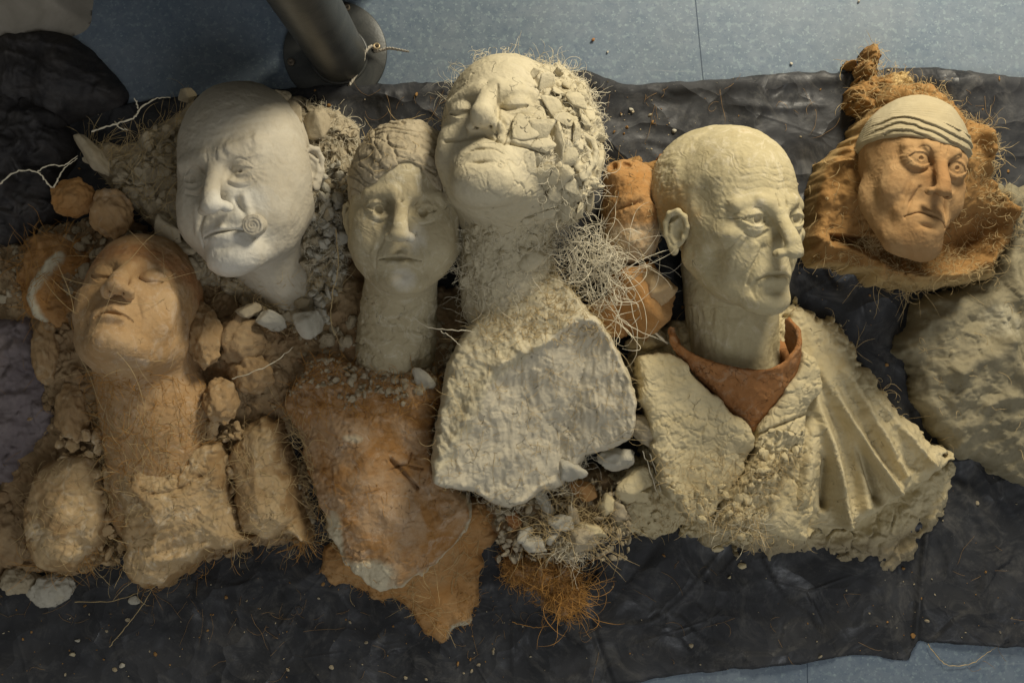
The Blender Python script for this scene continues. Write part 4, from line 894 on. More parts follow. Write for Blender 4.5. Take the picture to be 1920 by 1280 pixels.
# ================================================================== BUST 3: cracked head thrown back, on a cut shoulder block
b3 = thing('clay_bust', 1000, 640, 'cracked beige bust thrown back, its neck and cut shoulder block on top', 'clay bust')
fr3 = Frame(914, 194, 400, 200, yaw=-14, pitch=25, roll=-3)
o3 = dict(closed=1, lid_up=-.02, lid_dn=.05, eye=1.12, nose_l=.62, nose_w=1.25, mouth_curve=.02, brow=1.25, fold=.6, cheek=1.2, chin=1.8, lip=.9, lip2=1.3, jaw_w=1.15, socket=1.15, nose_z=-.14,
          extra=[('+', 'e', ((0, .31, -.33), (.13, .07, .09)), .08), ('+', 'e', ((.22, -.05, .02), (.25, .34, .42)), .06), ('+', 'c', ((0, .36, .04), (0, .45, -.12), .035, .05), .03)])
nk3 = [((945, 410, 150), (955, 560, 90), 84, 88, 50)]
def crk(V, sc, seed, wd):
    q = V+9*np.c_[fbm(V/22., seed, 2), fbm(V/22., seed+1, 2), fbm(V/22., seed+2, 2)]; a, b_, c, v = voro(q/sc, seed); return np.exp(-((b_-a)/wd)**2), c, v
def d3(V, N, q):
    px, py = PX(V); m = sst(990, 1060, px+20*fbm(V/30., 9, 2))*sst(500, 440, py)
    e, c, v = crk(V, 42, 81, .05); e2, c2_, v2 = crk(V, 20, 85, .06)
    z = m*(9*(c-.4)-7*e+3*(c2_-.5)-2*e2+10*(v[:, 0]*np.cos(c*40)+v[:, 1]*np.sin(c*40)))
    z = z-2.5*e*(1-m)*sst(.25, .5, fbm(V/70., 83, 2))
    n_ = sst(425, 460, py); z = z+n_*(4*(c2_-.4)-1.2*e2+3*(crk(V, 38, 89, .05)[1]-.5)+2.5*ridged(np.c_[V[:, 0]/14., V[:, 1]/50., V[:, 2]/14.], 88, 2))
    L1 = catmull(wl([(835, 268), (870, 262), (905, 256), (935, 263), (985, 275), (1020, 285)], 280), 4, False)
    L2 = catmull(wl([(932, 170), (934, 210), (932, 262)], 290), 4, False); L3 = catmull(wl([(980, 225), (955, 240), (948, 272)], 290), 4, False)
    k = (D-100.)/(D-V[:, 2]); PP = np.c_[V[:, 0]*k, V[:, 1]*k, V[:, 2]]
    def ln(pts, wd): return np.exp(-(line_d(PP, np.array([(a_-960., 640.-b_) for a_, b_ in pts]))[0]/wd)**2)
    up = (N[:, 2] > .1)
    z = z-up*(7*ln([(835, 266), (870, 262), (905, 252), (935, 264), (985, 275), (1020, 285)], 2.6)+5*ln([(933, 160), (936, 210), (930, 262)], 2.4)+5*ln([(990, 222), (958, 232), (945, 270)], 2.2)
              +6*ln([(1000, 140), (1020, 180), (1030, 235), (1048, 270)], 3.2)+5*ln([(1005, 285), (1012, 330), (1030, 370)], 2.6)+4*ln([(830, 355), (850, 400), (860, 430)], 3)+4*ln([(1048, 300), (1075, 330), (1070, 380)], 2.6))
    return z
def st3(V, q): return .4*sst(.1, .5, fbm(V/60., 5, 2))
_, V3, F3_, N3 = build_head('head', fr3, o3, M['cracked'], b3, neck=nk3, stainf=st3, seed=91, wrinkle=0, amp=.9, disp=d3, vox=1.8)
_j, _p = topz(V3, 1092, 298, 12); _q = fr3.to(_p[None])[0]; build_ear(fr3, 1, M['cracked'], b3, (_q[0]-.012, _q[1]+.012, _q[2]), 50, 1.12, seed=92)
p3 = PX(V3)
# clay flakes lifting off the right half of the head, each one a part
rs = np.random.RandomState(93); cnt = 0
FL = [(1045, 268, 24), (1050, 330, 26), (1025, 325, 22), (1070, 345, 18), (1040, 360, 15), (1085, 362, 14), (1035, 200, 20), (1060, 225, 17), (1078, 240, 18), (1100, 232, 14), (1020, 165, 18), (1105, 215, 14), (1045, 175, 15),
      (1080, 190, 15), (1115, 345, 16), (1010, 245, 28), (985, 232, 26), (1060, 300, 15), (1018, 280, 15), (1060, 395, 16), (1030, 400, 18), (1085, 390, 14), (1005, 140, 12), (990, 410, 14), (1110, 385, 15), (1065, 160, 12)]
for (px, py, s) in FL:
    j, p = topz(V3, px, py, 10)
    if p is None: continue
    nr = N3[j]; v, f = rockmesh(rs, (s*1.35, s*1.35*rs.uniform(.7, 1.1), 4.2), 9, 4, .03, dmin=.4, dmax=.85, flat=.35); a = rs.rand()*6.28
    v = v@np.array([[math.cos(a), -math.sin(a), 0], [math.sin(a), math.cos(a), 0], [0, 0, 1]]).T
    nr = nr+rs.normal(size=3)*.16; nr /= np.linalg.norm(nr); u = np.cross([0, 1, 0], nr); u /= np.linalg.norm(u); t_ = np.cross(nr, u)
    v = v@np.array([u, t_, nr])+p+nr*rs.uniform(1, 5); n_ = normals(v, f); v = v+n_*(.6*fbm(v/7., 5, 3))[:, None]
    obj('clay_flake', v, f, M['cracked'], b3)
class _R: pass
h3 = _R(); h3.V = V3
rb = crumbs_on(h3, ((p3[0] > 1045) & (p3[1] < 420) | (p3[1] > 425) & (p3[1] < 475)) & (V3[:, 2] > 120) & (N3[:, 2] > -.2) & (np.hypot(p3[0]-1092, p3[1]-298) > 34), 260, (3, 9), 94); rubble('crumble', rb, M['cracked'], b3, seed=95)
fuzz('head_fibres', V3, N3, (p3[0] > 1010) & (V3[:, 2] > 90) & (p3[1] < 460), 700, M['f_white'], b3, (14, 55), (.3, .6), .85, seed=96, lift=.5, out=.2)
fuzz('head_fibres', V3, N3, (p3[1] < 230) & (V3[:, 2] < 230), 300, M['f_white'], b3, (20, 65), (.3, .55), .8, seed=97, lift=.6, out=.4)
fuzz('neck_fibres', V3, N3, (p3[1] > 425) & (V3[:, 2] > 90), 500, M['f_white'], b3, (15, 60), (.35, .65), .45, seed=98, lift=.5)
SHB = [(1000, 492), (1040, 505), (1095, 560), (1148, 632), (1185, 700), (1197, 765), (1188, 820), (1160, 842), (1105, 862), (1075, 905), (1020, 930), (965, 955), (925, 950), (880, 925), (828, 915), (806, 885), (812, 820), (820, 760), (832, 700), (848, 650), (890, 590), (935, 535)]
RIM = [(806, 910), (836, 850), (862, 800), (897, 745), (925, 692), (970, 664), (1026, 640), (1072, 602), (1125, 606), (1165, 645), (1196, 730)]
def sh_h(P, d):
    L_ = catmull(wl(RIM, 200)[:, :2], 5, False); dd, t = line_d(P, L_)
    poly = np.r_[L_, wl([(1260, 800), (1260, 1100), (760, 1100), (760, 930)], 200)[:, :2]]; s = poly_sd(P, poly)   # >0 : on the cut face
    up = 196+10*np.sin(t*3.1); z = np.where(s > 0, up-.26*np.maximum(s, 0)-.0005*s**2, up-.0026*s**2-.16*np.abs(s)); z = np.maximum(z, 95)
    z = z+(11+5*fbm(P/20., 210, 2))*np.exp(-(dd/13)**2)+7*fbm(P/60., 211, 3)
    top = 1-sst(-6, 6, s); q = P+10*np.c_[fbm(P/28., 5, 2), fbm(P/28., 6, 2), 0*d]
    z = z+top*(1.3*np.sin((q[:, 0]*.8+q[:, 1]*.7)/3.4)*sst(-.1, .4, fbm(P/50., 214, 2))+rough(P, 212, 1.5)+4*ridged(P/16., 213, 2)*sst(.0, .5, fbm(P/60., 219, 2)))
    st = np.c_[P[:, 0]/11., P[:, 1]/45., P[:, 2]]; z = z+(1-top)*(3.4*ridged(st+.8*np.c_[fbm(P/40., 1, 2), 0*d, 0*d], 215, 3)+2.4*lumps(P, 30, 216)+.7*rough(P, 217))
    return z
shb = Relief('shoulder_block', SHB, 150, sh_h, M['cracked'], b3, edge=16, base=60, res=2.1, jag=5, seed=15, stainf=lambda V, d: sst(-10, 26, 18*fbm(V/34., 218, 3)+poly_sd(V[:, :2], np.r_[catmull(wl(RIM, 200)[:, :2], 5, False), wl([(1260, 800), (1260, 1100), (760, 1100), (760, 930)], 200)[:, :2]])))
# hidden underside: the block sits on a narrower foot
Relief('block_underside', [(1000, 520), (1080, 580), (1150, 700), (1160, 790), (1090, 830), (1010, 890), (940, 910), (860, 880), (845, 780), (870, 660), (940, 570)], 80, lambda P, d: 70+8*fbm(P/40., 5, 2), M['cracked'], b3, edge=30, res=5, jag=4, seed=16)
pq = PX(shb.V)
fuzz('block_fibres', shb.V, shb.N, (pq[1] < 640) & (pq[0] > 900) & (shb.V[:, 2] > 90), 520, M['f_straw'], b3, (12, 40), (.3, .6), .45, seed=99, lift=.35)
fuzz('block_fibres', shb.V, shb.N, (pq[1] > 560) & (shb.V[:, 2] > 90), 420, M['f_straw'], b3, (15, 60), (.25, .45), .3, seed=100, lift=.08)
fuzz('edge_fibres', shb.V, shb.N, (shb.V[:, 2] < 110) & ((pq[1] > 850) | (pq[0] < 850)), 240, M['f_white'], b3, (20, 85), (.3, .5), .8, seed=101, out=.1)
tuft('fibre_tuft', w(1135, 525, 150), (58, 80, 40), 170, M['f_white'], b3, (80, 200), (.35, .8), .55, seed=102)
tuft('fibre_tuft', w(1085, 470, 180), (60, 45, 30), 110, M['f_white'], b3, (50, 130), (.4, .8), .45, seed=103)
tuft('fibre_tuft', w(870, 470, 150), (30, 60, 40), 120, M['f_white'], b3, (30, 90), (.35, .7), .5, seed=104)
chunk('neck_plate', 893, 545, 140, (22, 46, 16), 'cracked', parent=b3, seed=33, ang=4, planes=14)
chunk('neck_plate', 1000, 478, 190, (36, 34, 12), 'cracked', parent=b3, seed=34, ang=-20, planes=14)

# ================================================================== orange head fragment between busts 3 and 4
bD = thing('head_fragment', 1185, 400, 'orange clay head fragment wedged between the cracked head and bald bust', 'head fragment')
def fD(P):
    q = np.c_[P[:, 0]-w(1188, 0, 120)[0], P[:, 1]-w(0, 390, 120)[1], P[:, 2]-85].astype(np.float32)
    d = ell(q, (0, 0, 0), (58, 92, 78)); d = smin(d, ell(q, (-28, 62, 30), (26, 26, 26)), 24); d = smin(d, ell(q, (38, 20, 38), (20, 34, 26)), 18)
    d = smin(d, ell(q, (-6, -62, 10), (46, 38, 50)), 24)
    d = smax(d, -ell(q, (-38, 74, 48), (8, 9, 14)), 5); d = smax(d, -ell(q, (-14, 78, 50), (8, 7, 14)), 5); d = smax(d, -ell(q, (34, 26, 62), (9, 20, 12)), 8)
    d = smax(d, -cap(q, (-50, -8, 60), (10, 6, 78), 5, 4), 8)
    return smax(d, 3-P[:, 2], 3)
c = w(1188, 390, 85); v, f = mesh_sdf(fD, c-[90, 130, 84], c+[90, 130, 110], 2.0); n_ = normals(v, f)
v = v+n_*(3*fbm(v/30., 221, 3)+1.5*fbm(v/8., 222, 3)+2*ridged(v/12., 223, 2)*sst(0, .4, fbm(v/30., 224, 2)))[:, None]; obj('shell', v, f, M['orange'], bD, stain=sst(380, 440, PX(v)[1])*.5); n_ = normals(v, f)
fuzz('fibres', v, n_, v[:, 2] > 90, 120, M['f_straw'], bD, (10, 40), (.3, .5), seed=225)
for k, (px, py, z, sz, mt, ang, lab) in enumerate([
        (1212, 318, 60, (26, 14, 14), 'hood', 10, 'flat orange shard above the orange head fragment'), (1240, 303, 55, (16, 14, 14), 'terra', -10, 'blocky orange shard near the crown of the bald bust'), (1188, 305, 60, (22, 12, 12), 'hood', 30, 'thin orange shard at the top of the orange fragment'),
        (1222, 335, 70, (20, 10, 10), 'hood', 0, 'small orange shard touching the orange fragment'),
        (1195, 560, 95, (66, 66, 60), 'orange', 20, 'big orange block below the orange head fragment'), (1232, 545, 120, (32, 40, 36), 'tan', 0, 'tan faceted block beside the bald bust neck'), (1150, 590, 70, (50, 44, 44), 'orange', 0, 'orange lump behind the curly fibre tuft'),
        (1215, 640, 60, (40, 24, 26), 'shawl', 30, 'beige lump left of the terracotta collar'), (1150, 860, 95, (36, 26, 28), 'grey', 0, 'beige clod at the lower right of the cut shoulder block'), (1190, 905, 80, (40, 30, 28), 'shawl', 15, 'beige clod left of the shawl lapel'),
        (1215, 805, 110, (38, 26, 24), 'mould', -10, 'fibrous beige clod on the edge of the shawl lapel')]):
    chunk('clay_lump' if k > 3 else 'clay_shard', px, py, z, sz, mt, lab, 'clay lump' if k > 3 else 'clay shard', seed=160+k, ang=ang, noise=.1, planes=18, tilt=.25, sub=4, detail=1.6, dmin=.5 if k < 4 else .7)
# ================================================================== BUST 4: bald frowning head, terracotta collar, shawl
b4 = thing('clay_bust', 1440, 760, 'olive beige bald frowning bust with terracotta collar and draped shawl', 'clay bust')
BK = [(1135, 1000), (1110, 960), (1130, 900), (1190, 880), (1205, 780), (1175, 700), (1200, 630), (1300, 590), (1480, 575), (1505, 560), (1545, 590), (1580, 612), (1620, 670), (1660, 720), (1710, 780), (1760, 835), (1795, 862), (1815, 860), (1822, 905), (1800, 960), (1790, 1000), (1750, 1015), (1728, 1060), (1700, 1090), (1672, 1098), (1650, 1075), (1600, 1060), (1560, 1050), (1500, 1055), (1445, 1058), (1380, 1040), (1330, 1030), (1290, 1012), (1240, 1022), (1190, 1018)]
def bk_h(P, d):
    z = 44+50*(1-np.exp(-np.maximum(d, 0)/60.))+6*fbm(P/60., 231, 3)
    px = P[:, 0]+960; py = 640-P[:, 1]
    z = z+ridges(P, [([(1530, 740), (1555, 830), (1570, 900), (1585, 985)], (12, 12, 13, 12), (12, 48, 66, 58)), ([(1545, 700), (1600, 800), (1650, 880), (1680, 920)], (14, 10, 9, 9), (14, 48, 60, 44)), ([(1520, 780), (1515, 860), (1500, 930)], (20, 22, 24), (14, 44, 52)),
                     ([(1590, 700), (1680, 800), (1760, 860)], (30, 34, 34), (20, 30, 24)), ([(1585, 780), (1610, 860), (1625, 950)], 12, (0, 16, 24)), ([(1630, 720), (1700, 810), (1748, 872)], (10, 9, 8), (6, 22, 26)), ([(1585, 690), (1625, 760), (1665, 830), (1700, 890)], (9, 9, 9, 8), (4, 18, 26, 18)), ([(1500, 740), (1488, 830), (1470, 880)], 9, (6, 18, 14)), ([(1600, 800), (1625, 880), (1645, 935)], 6, (-4, -16, -20)), ([(1545, 860), (1548, 950)], 6, (-14, -34)), ([(1620, 860), (1650, 940)], 8, (-4, -12)),
                     ([(1520, 990), (1600, 1010), (1680, 970), (1760, 900)], 18, -18), ([(1700, 1085), (1760, 1010), (1800, 940)], 14, 14), ([(1440, 1000), (1520, 1010)], 22, 16), ([(1500, 600), (1560, 640), (1600, 700)], 34, 14)], 100)
    tp_ = poly_sd(P, wl([(1440, 1008), (1520, 1006), (1560, 985), (1590, 992), (1640, 965), (1692, 928), (1740, 905), (1790, 862), (1900, 860), (1900, 1200), (1400, 1200)], 100)[:, :2])+3*fbm(P/14., 239, 2)
    z = z+14*np.exp(-(np.minimum(tp_+6, 0)/40.)**2)*(tp_ < 0)-44*sst(-2, 5, tp_)
    low = sst(950, 1010, py)*(px < 1460)
    z = z+low*10*lumps(P+8*np.c_[fbm(P/20., 1, 2), fbm(P/20., 2, 2), 0*d], 30, 236)-10*low
    ed = sst(840, 950, px-1000+0*py)*0
    z = z+sst(.0, .4, fbm(P/80., 232, 2))*plates(P, 26, 233, .08, 1.2, 3)+rough(P, 234, .75)
    z = z+sst(940, 1000, py)*sst(1500, 1600, px)*plates(P, 46, 238, .25, 5, 5, warp=.9)
    return z
bk = Relief('shawl', BK, 80, bk_h, M['shawl'], b4, edge=12, res=2.1, jag=14, jagsc=.05, seed=17, stainf=lambda V, d: sst(960, 1040, PX(V)[1])*.7+.5*sst(1640, 1760, PX(V)[0])*sst(880, 960, PX(V)[1]))
def lapel(name, out, hbase, ex, seed, zr=130, **k):
    return Relief(name, out, zr, lambda P, d: hbase+18*(1-np.exp(-np.maximum(d, 0)/30.))+5*fbm(P/50., seed, 3)+sst(-.1, .3, fbm(P/60., seed+1, 2))*plates(P, 24, seed+2, .08, 1.0, 2.8)+rough(P, seed+3, .75)+ex(P, d), M['shawl'], b4, edge=6, base=66, res=2.0, jag=6, seed=seed, **k)
lp = lapel('left_lapel', [(1196, 672), (1235, 655), (1275, 665), (1320, 715), (1365, 760), (1408, 800), (1414, 840), (1392, 890), (1360, 930), (1330, 975), (1295, 978), (1262, 945), (1242, 905), (1224, 850), (1210, 780), (1194, 720)], 128,
     lambda P, d: ridges(P, [([(1200, 670), (1230, 800), (1270, 950)], 24, 14), ([(1290, 690), (1400, 810)], 26, 16)], 130), 241)
rp = lapel('right_lapel', [(1488, 690), (1500, 650), (1520, 662), (1543, 700), (1541, 730), (1520, 765), (1512, 800), (1500, 850), (1470, 890), (1440, 960), (1420, 1010), (1380, 1010), (1350, 985), (1350, 940), (1385, 900), (1408, 850), (1425, 800), (1450, 760)], 132,
     lambda P, d: ridges(P, [([(1500, 680), (1470, 780), (1420, 900), (1380, 980)], 26, 12), ([(1420, 815), (1470, 790), (1515, 775)], 3, -9)], 130)+sst(780, 830, 640-P[:, 1])*(plates(P, 26, 249, .3, 4, 5, warp=1.)), 245)
fr_ = lapel('front_flap', [(1445, 885), (1475, 860), (1510, 850), (1540, 890), (1535, 940), (1525, 1000), (1520, 1020), (1490, 1015), (1445, 1000), (1425, 985), (1435, 930)], 112, lambda P, d: ridges(P, [([(1455, 870), (1490, 900), (1520, 930)], 3, -8)], 120), 251)
for kk, (r_, n_f) in enumerate(((bk, 650), (lp, 220), (rp, 420))):
    pp = PX(r_.V); mkk = (r_.V[:, 2] > 50) & ((pp[1] > 850) & (pp[0] < 1520) | (r_.V[:, 2] < 70))
    if mkk.sum() < 10: mkk = r_.V[:, 2] > 50
    fuzz('shawl_fibres', r_.V, r_.N, mkk, n_f, M['f_straw'], b4, (12, 60), (.3, .55), .4, seed=110+kk, out=.2)
cr = crumbs_on(rp, (PX(rp.V)[1] > 800), 110, (3, 10), 113); rubble('crumble', cr, M['shawl'], b4, seed=114)
cr = crumbs_on(lp, (PX(lp.V)[1] > 905), 90, (3, 10), 115); rubble('crumble', cr, M['shawl'], b4, seed=116)
pb = PX(bk.V); cr = crumbs_on(bk, (pb[0] < 1450) & (pb[1] > 850) & (bk.V[:, 2] > 30), 180, (3, 10), 117); rubble('crumble', cr, M['shawl'], b4, seed=118)
tuft('fibre_tuft', w(1385, 975, 130), (45, 25, 12), 140, M['f_white'], b4, (30, 90), (.3, .6), .45, seed=119)
# head
fr4 = Frame(1457, 410, 368, 165, yaw=26, pitch=-6, roll=0)
GL = [([(sg*.165, -.10), (sg*.20, -.18), (sg*.195, -.28)], .008, .006) for sg in (-1, 1)]+[([(sg*.20, -.09), (sg*.235, -.17), (sg*.23, -.26)], .007, .005) for sg in (-1, 1)]+[([(sg*.09, -.345), (sg*.10, -.38), (sg*.08, -.42)], .008, .006) for sg in (-1, 1)]+[([(sg*.21, .03), (sg*.25, .06)], .006, .005) for sg in (-1, 1)]+[([(sg*.21, .0), (sg*.26, .0)], .006, .005) for sg in (-1, 1)]
o4 = dict(grooves=GL, glab=1.3, fore=1.0, lid_up=.024, lid_dn=.034, eye=1.05, eye_y=.020, nose_l=1.18, nose_w=1.3, mouth_curve=.018, brow=1.3, frown=1, fold=1.3, cheek=.7, cheekbone=1.5, chin=1.35, pupil=1.25, gaze=(.1, .0), bag=1, lip=.5, lip2=.6, mouth_w=1.05, jowl=1, face_w=1.0, iris=0, jaw_w=1.06,
          extra=[('-', 'e', ((-.255, .19, -.23), (.035, .07, .08)), .06), ('-', 'e', ((.255, .19, -.23), (.035, .07, .08)), .06), ('-', 'e', ((-.31, .16, .10), (.03, .08, .08)), .06), ('+', 'e', ((-.06, -.2, .14), (.29, .28, .34)), .05)])
nk4 = [((1360, 500, 75), (1380, 680, 52), 84, 88, 14), ((1425, 560, 105), (1405, 690, 100), 26, 24, 30), ((1322, 500, 100), (1380, 690, 105), 22, 16, 16)]
def d4(V, N, q):
    an = np.arctan2(q[:, 2]-.05, -q[:, 1]); s_ = np.sin((np.hypot(q[:, 1]-.25, (q[:, 2]-.12)*1.1)+.012*fbm(q*7, 3, 2))*170)
    m = sst(.05, -.15, q[:, 1])*sst(-.2, .0, q[:, 2]); return sst(.04, -.02, q[:, 1]+.3*np.maximum(q[:, 2]-.1, 0)+.03*fbm(q*9, 18, 2))*sst(-.18, -.05, q[:, 2])*sst(.42, .3, q[:, 2])*(1.8+1.6*ridged(np.c_[q[:, 0]*20, q[:, 1]*14, q[:, 2]*45], 19, 2))+(q[:, 2] < -.48)*(3.2*ridged(np.c_[V[:, 0]/26., V[:, 1]/80., V[:, 2]/26.], 125, 3)-1.5)+m*(.35*s_*sst(-.2, .3, fbm(q*6, 6, 2))+2.2*sst(.0, -.03, q[:, 1]+.06+.03*fbm(q*9, 8, 2)))
def st4(V, q): return np.clip(.65*gauss(q, (-.35, -.1, .05), (.2, .25, .22))+.45*gauss(q, (-.1, .2, .5), (.2, .2, .1))+.3*gauss(q, (-.3, .0, -.3), (.15, .2, .2)), 0, 1)
# short cropped hair pressed in with a tool behind the temple
_, V4, F4_, N4 = build_head('head', fr4, o4, M['olive'], b4, neck=nk4, stainf=st4, seed=121, wrinkle=.45, amp=.9, disp=d4, vox=1.6)
build_ear(fr4, -1, M['olive'], b4, (.325, -.04, -.07), 24, 1.15, seed=122)
# collar: a tilted terracotta band standing off the neck
top = catmull([w(*p) for p in [(1474, 592, 150), (1256, 612, 128), (1262, 642, 140), (1300, 668, 156), (1350, 690, 168), (1400, 700, 172), (1450, 696, 172), (1482, 676, 170), (1502, 648, 166), (1500, 615, 160), (1480, 594, 150)][1:]], 8, False)
bot = catmull([w(*p) for p in [(1262, 640, 100), (1285, 680, 104), (1325, 728, 108), (1370, 775, 110), (1408, 806, 112), (1418, 806, 112), (1452, 775, 112), (1480, 730, 112), (1490, 680, 112), (1480, 640, 110)]], 8, False)
n = min(len(top), len(bot)); rsm = lambda A: np.stack([np.interp(np.linspace(0, 1, 220), np.r_[0, np.cumsum(np.linalg.norm(np.diff(A, axis=0), axis=1))]/np.linalg.norm(np.diff(A, axis=0), axis=1).sum(), A[:, k]) for k in range(3)], 1)
top = rsm(top); bot = rsm(bot)
cc = w(1385, 640, 140); rows = []; m_ = 40
for k in range(m_): t = k/(m_-1); row = top*(1-t)+bot*t; row = row+(row-cc)*np.array([1, 1, 0])*.05*math.sin(t*3.14); rows.append(row)
inn = []
for k in range(m_): t = 1-k/(m_-1); row = top*(1-t)+bot*t; dv = (cc-row)*np.array([1, 1, 0]); dv /= np.linalg.norm(dv, axis=1)[:, None]; inn.append(row+dv*9+np.array([0, 0, -1.0])*(0 if k == m_-1 else 0))
mid = (rows[0]+inn[-1])/2+np.array([0, 0, 3.])
G = np.array(rows+inn+[mid]); K, n, _ = G.shape; V = G.reshape(-1, 3)
F = np.array([[((i+1) % K)*n+j, ((i+1) % K)*n+j+1, i*n+j+1, i*n+j] for i in range(K) for j in range(n-1)])
N = normals(V, F); V = V+N*(1.6*fbm(V/26., 131, 2)+1.3*fbm(V/9., 132, 2)-2.2*crk(V, 46, 135, .05)[0]*sst(.0, .3, fbm(V/60., 136, 2)))[:, None]; obj('collar', V, F, M['terra'], b4)
Relief('inner_shirt', [(1330, 640), (1480, 640), (1470, 740), (1440, 790), (1412, 815), (1385, 790), (1330, 720)], 95, lambda P, d: 96+rough(P, 133, 1), M['terra'], b4, edge=20, base=50, res=3, jag=2, seed=18)
cr = [(p[0]+rs.uniform(-4, 4), p[1]+rs.uniform(-16, 4), p[2]-3-rs.uniform(0, 12), rs.uniform(1.5, 4)) for p in bot[20:120] for _ in range(1)]; rubble('crumble', cr, M['grey'], b4, seed=134)
# white stick by the collar
v, f = tubes([catmull([w(1222, 618, 110), w(1238, 632, 108), w(1252, 645, 104)], 4, False)], 2.6, 6); obj('root_stick', v, f, M['f_white'], label='short white root stick left of the terracotta collar', cat='stick')

# ================================================================== BUST 5: hooded ochre face with white cap
b5 = thing('clay_bust', 1700, 340, 'caricature ochre head with white folded cap and ragged hood at right', 'clay bust')
HO = [(1655, 160), (1640, 195), (1606, 235), (1572, 285), (1545, 300), (1530, 345), (1518, 400), (1512, 460), (1530, 488), (1580, 505), (1625, 525), (1680, 540), (1740, 545), (1800, 540), (1850, 525), (1875, 490), (1902, 430), (1895, 390), (1868, 350), (1860, 300), (1850, 245), (1825, 225), (1800, 190), (1760, 165), (1735, 150), (1700, 150)]
def ho_h(P, d):
    px = P[:, 0]; c5 = w(1745, 400, 90)[:2]
    rim = 84+60*(1-np.exp(-np.maximum(d, 0)/22.)); z = rim-55*sst(24, 60, d)*sst(430, 520, 640-P[:, 1]+60)-40*gauss(P, w(1820, 440, 90)[:2], (48, 75))
    lf = poly_sd(P[:, :2], wl([(1540, 300), (1640, 290), (1665, 330), (1650, 400), (1655, 455), (1520, 445), (1528, 370)], 110)[:, :2]); z = np.maximum(z, (125+.3*(P[:, 0]-w(1580, 0)[0]))*sst(-8, 10, lf))
    z = z+ridges(P, [([(1560, 305), (1640, 300), (1670, 330)], 12, 18), ([(1515, 450), (1580, 470), (1630, 500)], 16, 30), ([(1838, 260), (1862, 340), (1885, 400)], 15, 38), ([(1640, 505), (1720, 522), (1800, 515)], 12, 26), ([(1640, 250), (1630, 330), (1640, 400)], 12, 30), ([(1700, 160), (1640, 210), (1580, 290)], 22, 20), ([(1655, 350), (1650, 420), (1625, 470)], 10, 12), ([(1885, 400), (1880, 460), (1840, 510)], 16, 14)], 100)
    z = z-10*gauss(P, w(1560, 485, 90)[:2], (28, 10))+8*fbm(P/45., 261, 3)+2.5*ridged(P/22., 262, 2)+rough(P, 263, 1.3)+sst(0, .3, fbm(P/60., 264, 2))*plates(P, 30, 268, .1, 1.5, 3)
    return z
ho = Relief('hood', HO, 90, ho_h, M['hood'], b5, edge=16, res=2.1, jag=9, seed=19, stainf=lambda V, d: .55*np.exp(-(d/14)**2)+.4*sst(480, 520, PX(V)[1]))
po = PX(ho.V)
fuzz('hood_fibres', ho.V, ho.N, (ho.V[:, 2] > 20) & ((po[1] > 470) | (po[0] > 1830) | (po[1] < 240)), 900, M['f_straw'], b5, (12, 50), (.3, .55), .8, seed=141, out=.2, lift=.35)
fuzz('hood_fibres', ho.V, ho.N, (ho.V[:, 2] > 30), 380, M['f_straw'], b5, (15, 60), (.3, .55), .4, seed=142)
tuft('fibre_tuft', w(1625, 470, 130), (35, 22, 14), 60, M['f_straw'], b5, (30, 80), (.35, .6), .5, seed=143)
tuft('fibre_tuft', w(1700, 515, 90), (70, 12, 10), 160, M['f_straw'], b5, (30, 110), (.35, .6), .35, seed=144)
tuft('fibre_tuft', w(1845, 300, 110), (22, 60, 14), 170, M['f_straw'], b5, (20, 70), (.35, .6), .5, seed=145)
def knot(P, d): return 40+46*(1-np.exp(-np.maximum(d, 0)/18.))+14*lumps(P, 22, 265)+10*ridged(P/26., 266, 3)+rough(P, 267, 2)
kn = Relief('topknot', [(1600, 108), (1610, 98), (1626, 106), (1636, 85), (1650, 70), (1668, 82), (1664, 110), (1660, 135), (1690, 125), (1712, 130), (1728, 160), (1722, 190), (1680, 200), (1640, 215), (1605, 190), (1602, 160), (1622, 140), (1618, 118)], 90, knot, M['hood'], b5, edge=10, res=1.9, jag=6, jagsc=.12, seed=20, stainf=lambda V, d: sst(1660, 1690, PX(V)[0]))
fuzz('topknot_fibres', kn.V, kn.N, kn.V[:, 2] > 15, 330, M['f_straw'], b5, (10, 40), (.3, .5), .5, seed=146, out=.5)
fr5 = Frame(1760, 306, 298, 185, yaw=9, pitch=2, roll=-13)
o5 = dict(glab=1.2, lid_up=.042, lid_dn=.042, eye=1.25, eye_y=.014, nose_l=1.15, nose_w=1.4, nose_z=-.20, mouth_curve=.035, brow=1.3, frown=1, fold=1.3, cheek=1.3, cheekbone=.8, chin=1.6, pupil=.7, iris=1, bag=.6, lip=1.1, lip2=1.2, mouth_w=1.45, jaw_w=1.1, socket=1.3, face_w=1.0, mouth_z=-.345,
          extra=[('+', 'e', ((0, .27, -.50), (.175, .12, .12)), .06), ('+', 'c', ((-.20, .02, -.28), (-.10, .20, -.50), .09, .09), .08), ('+', 'c', ((.20, .02, -.28), (.10, .20, -.50), .09, .09), .08), ('-', 'c', ((-.15, .35, -.12), (-.17, .33, -.24), .010, .006), .03)])
_, V5, F5_, N5 = build_head('face', fr5, o5, M['face5'], b5, seed=151, wrinkle=.5, amp=1.0, vox=1.6, stainf=lambda V, q: .5*gauss(q, (0, .5, -.1), (.12, .3, .12))+.3)
CN = np.array([0, .12, .93]); CN = CN/np.linalg.norm(CN)
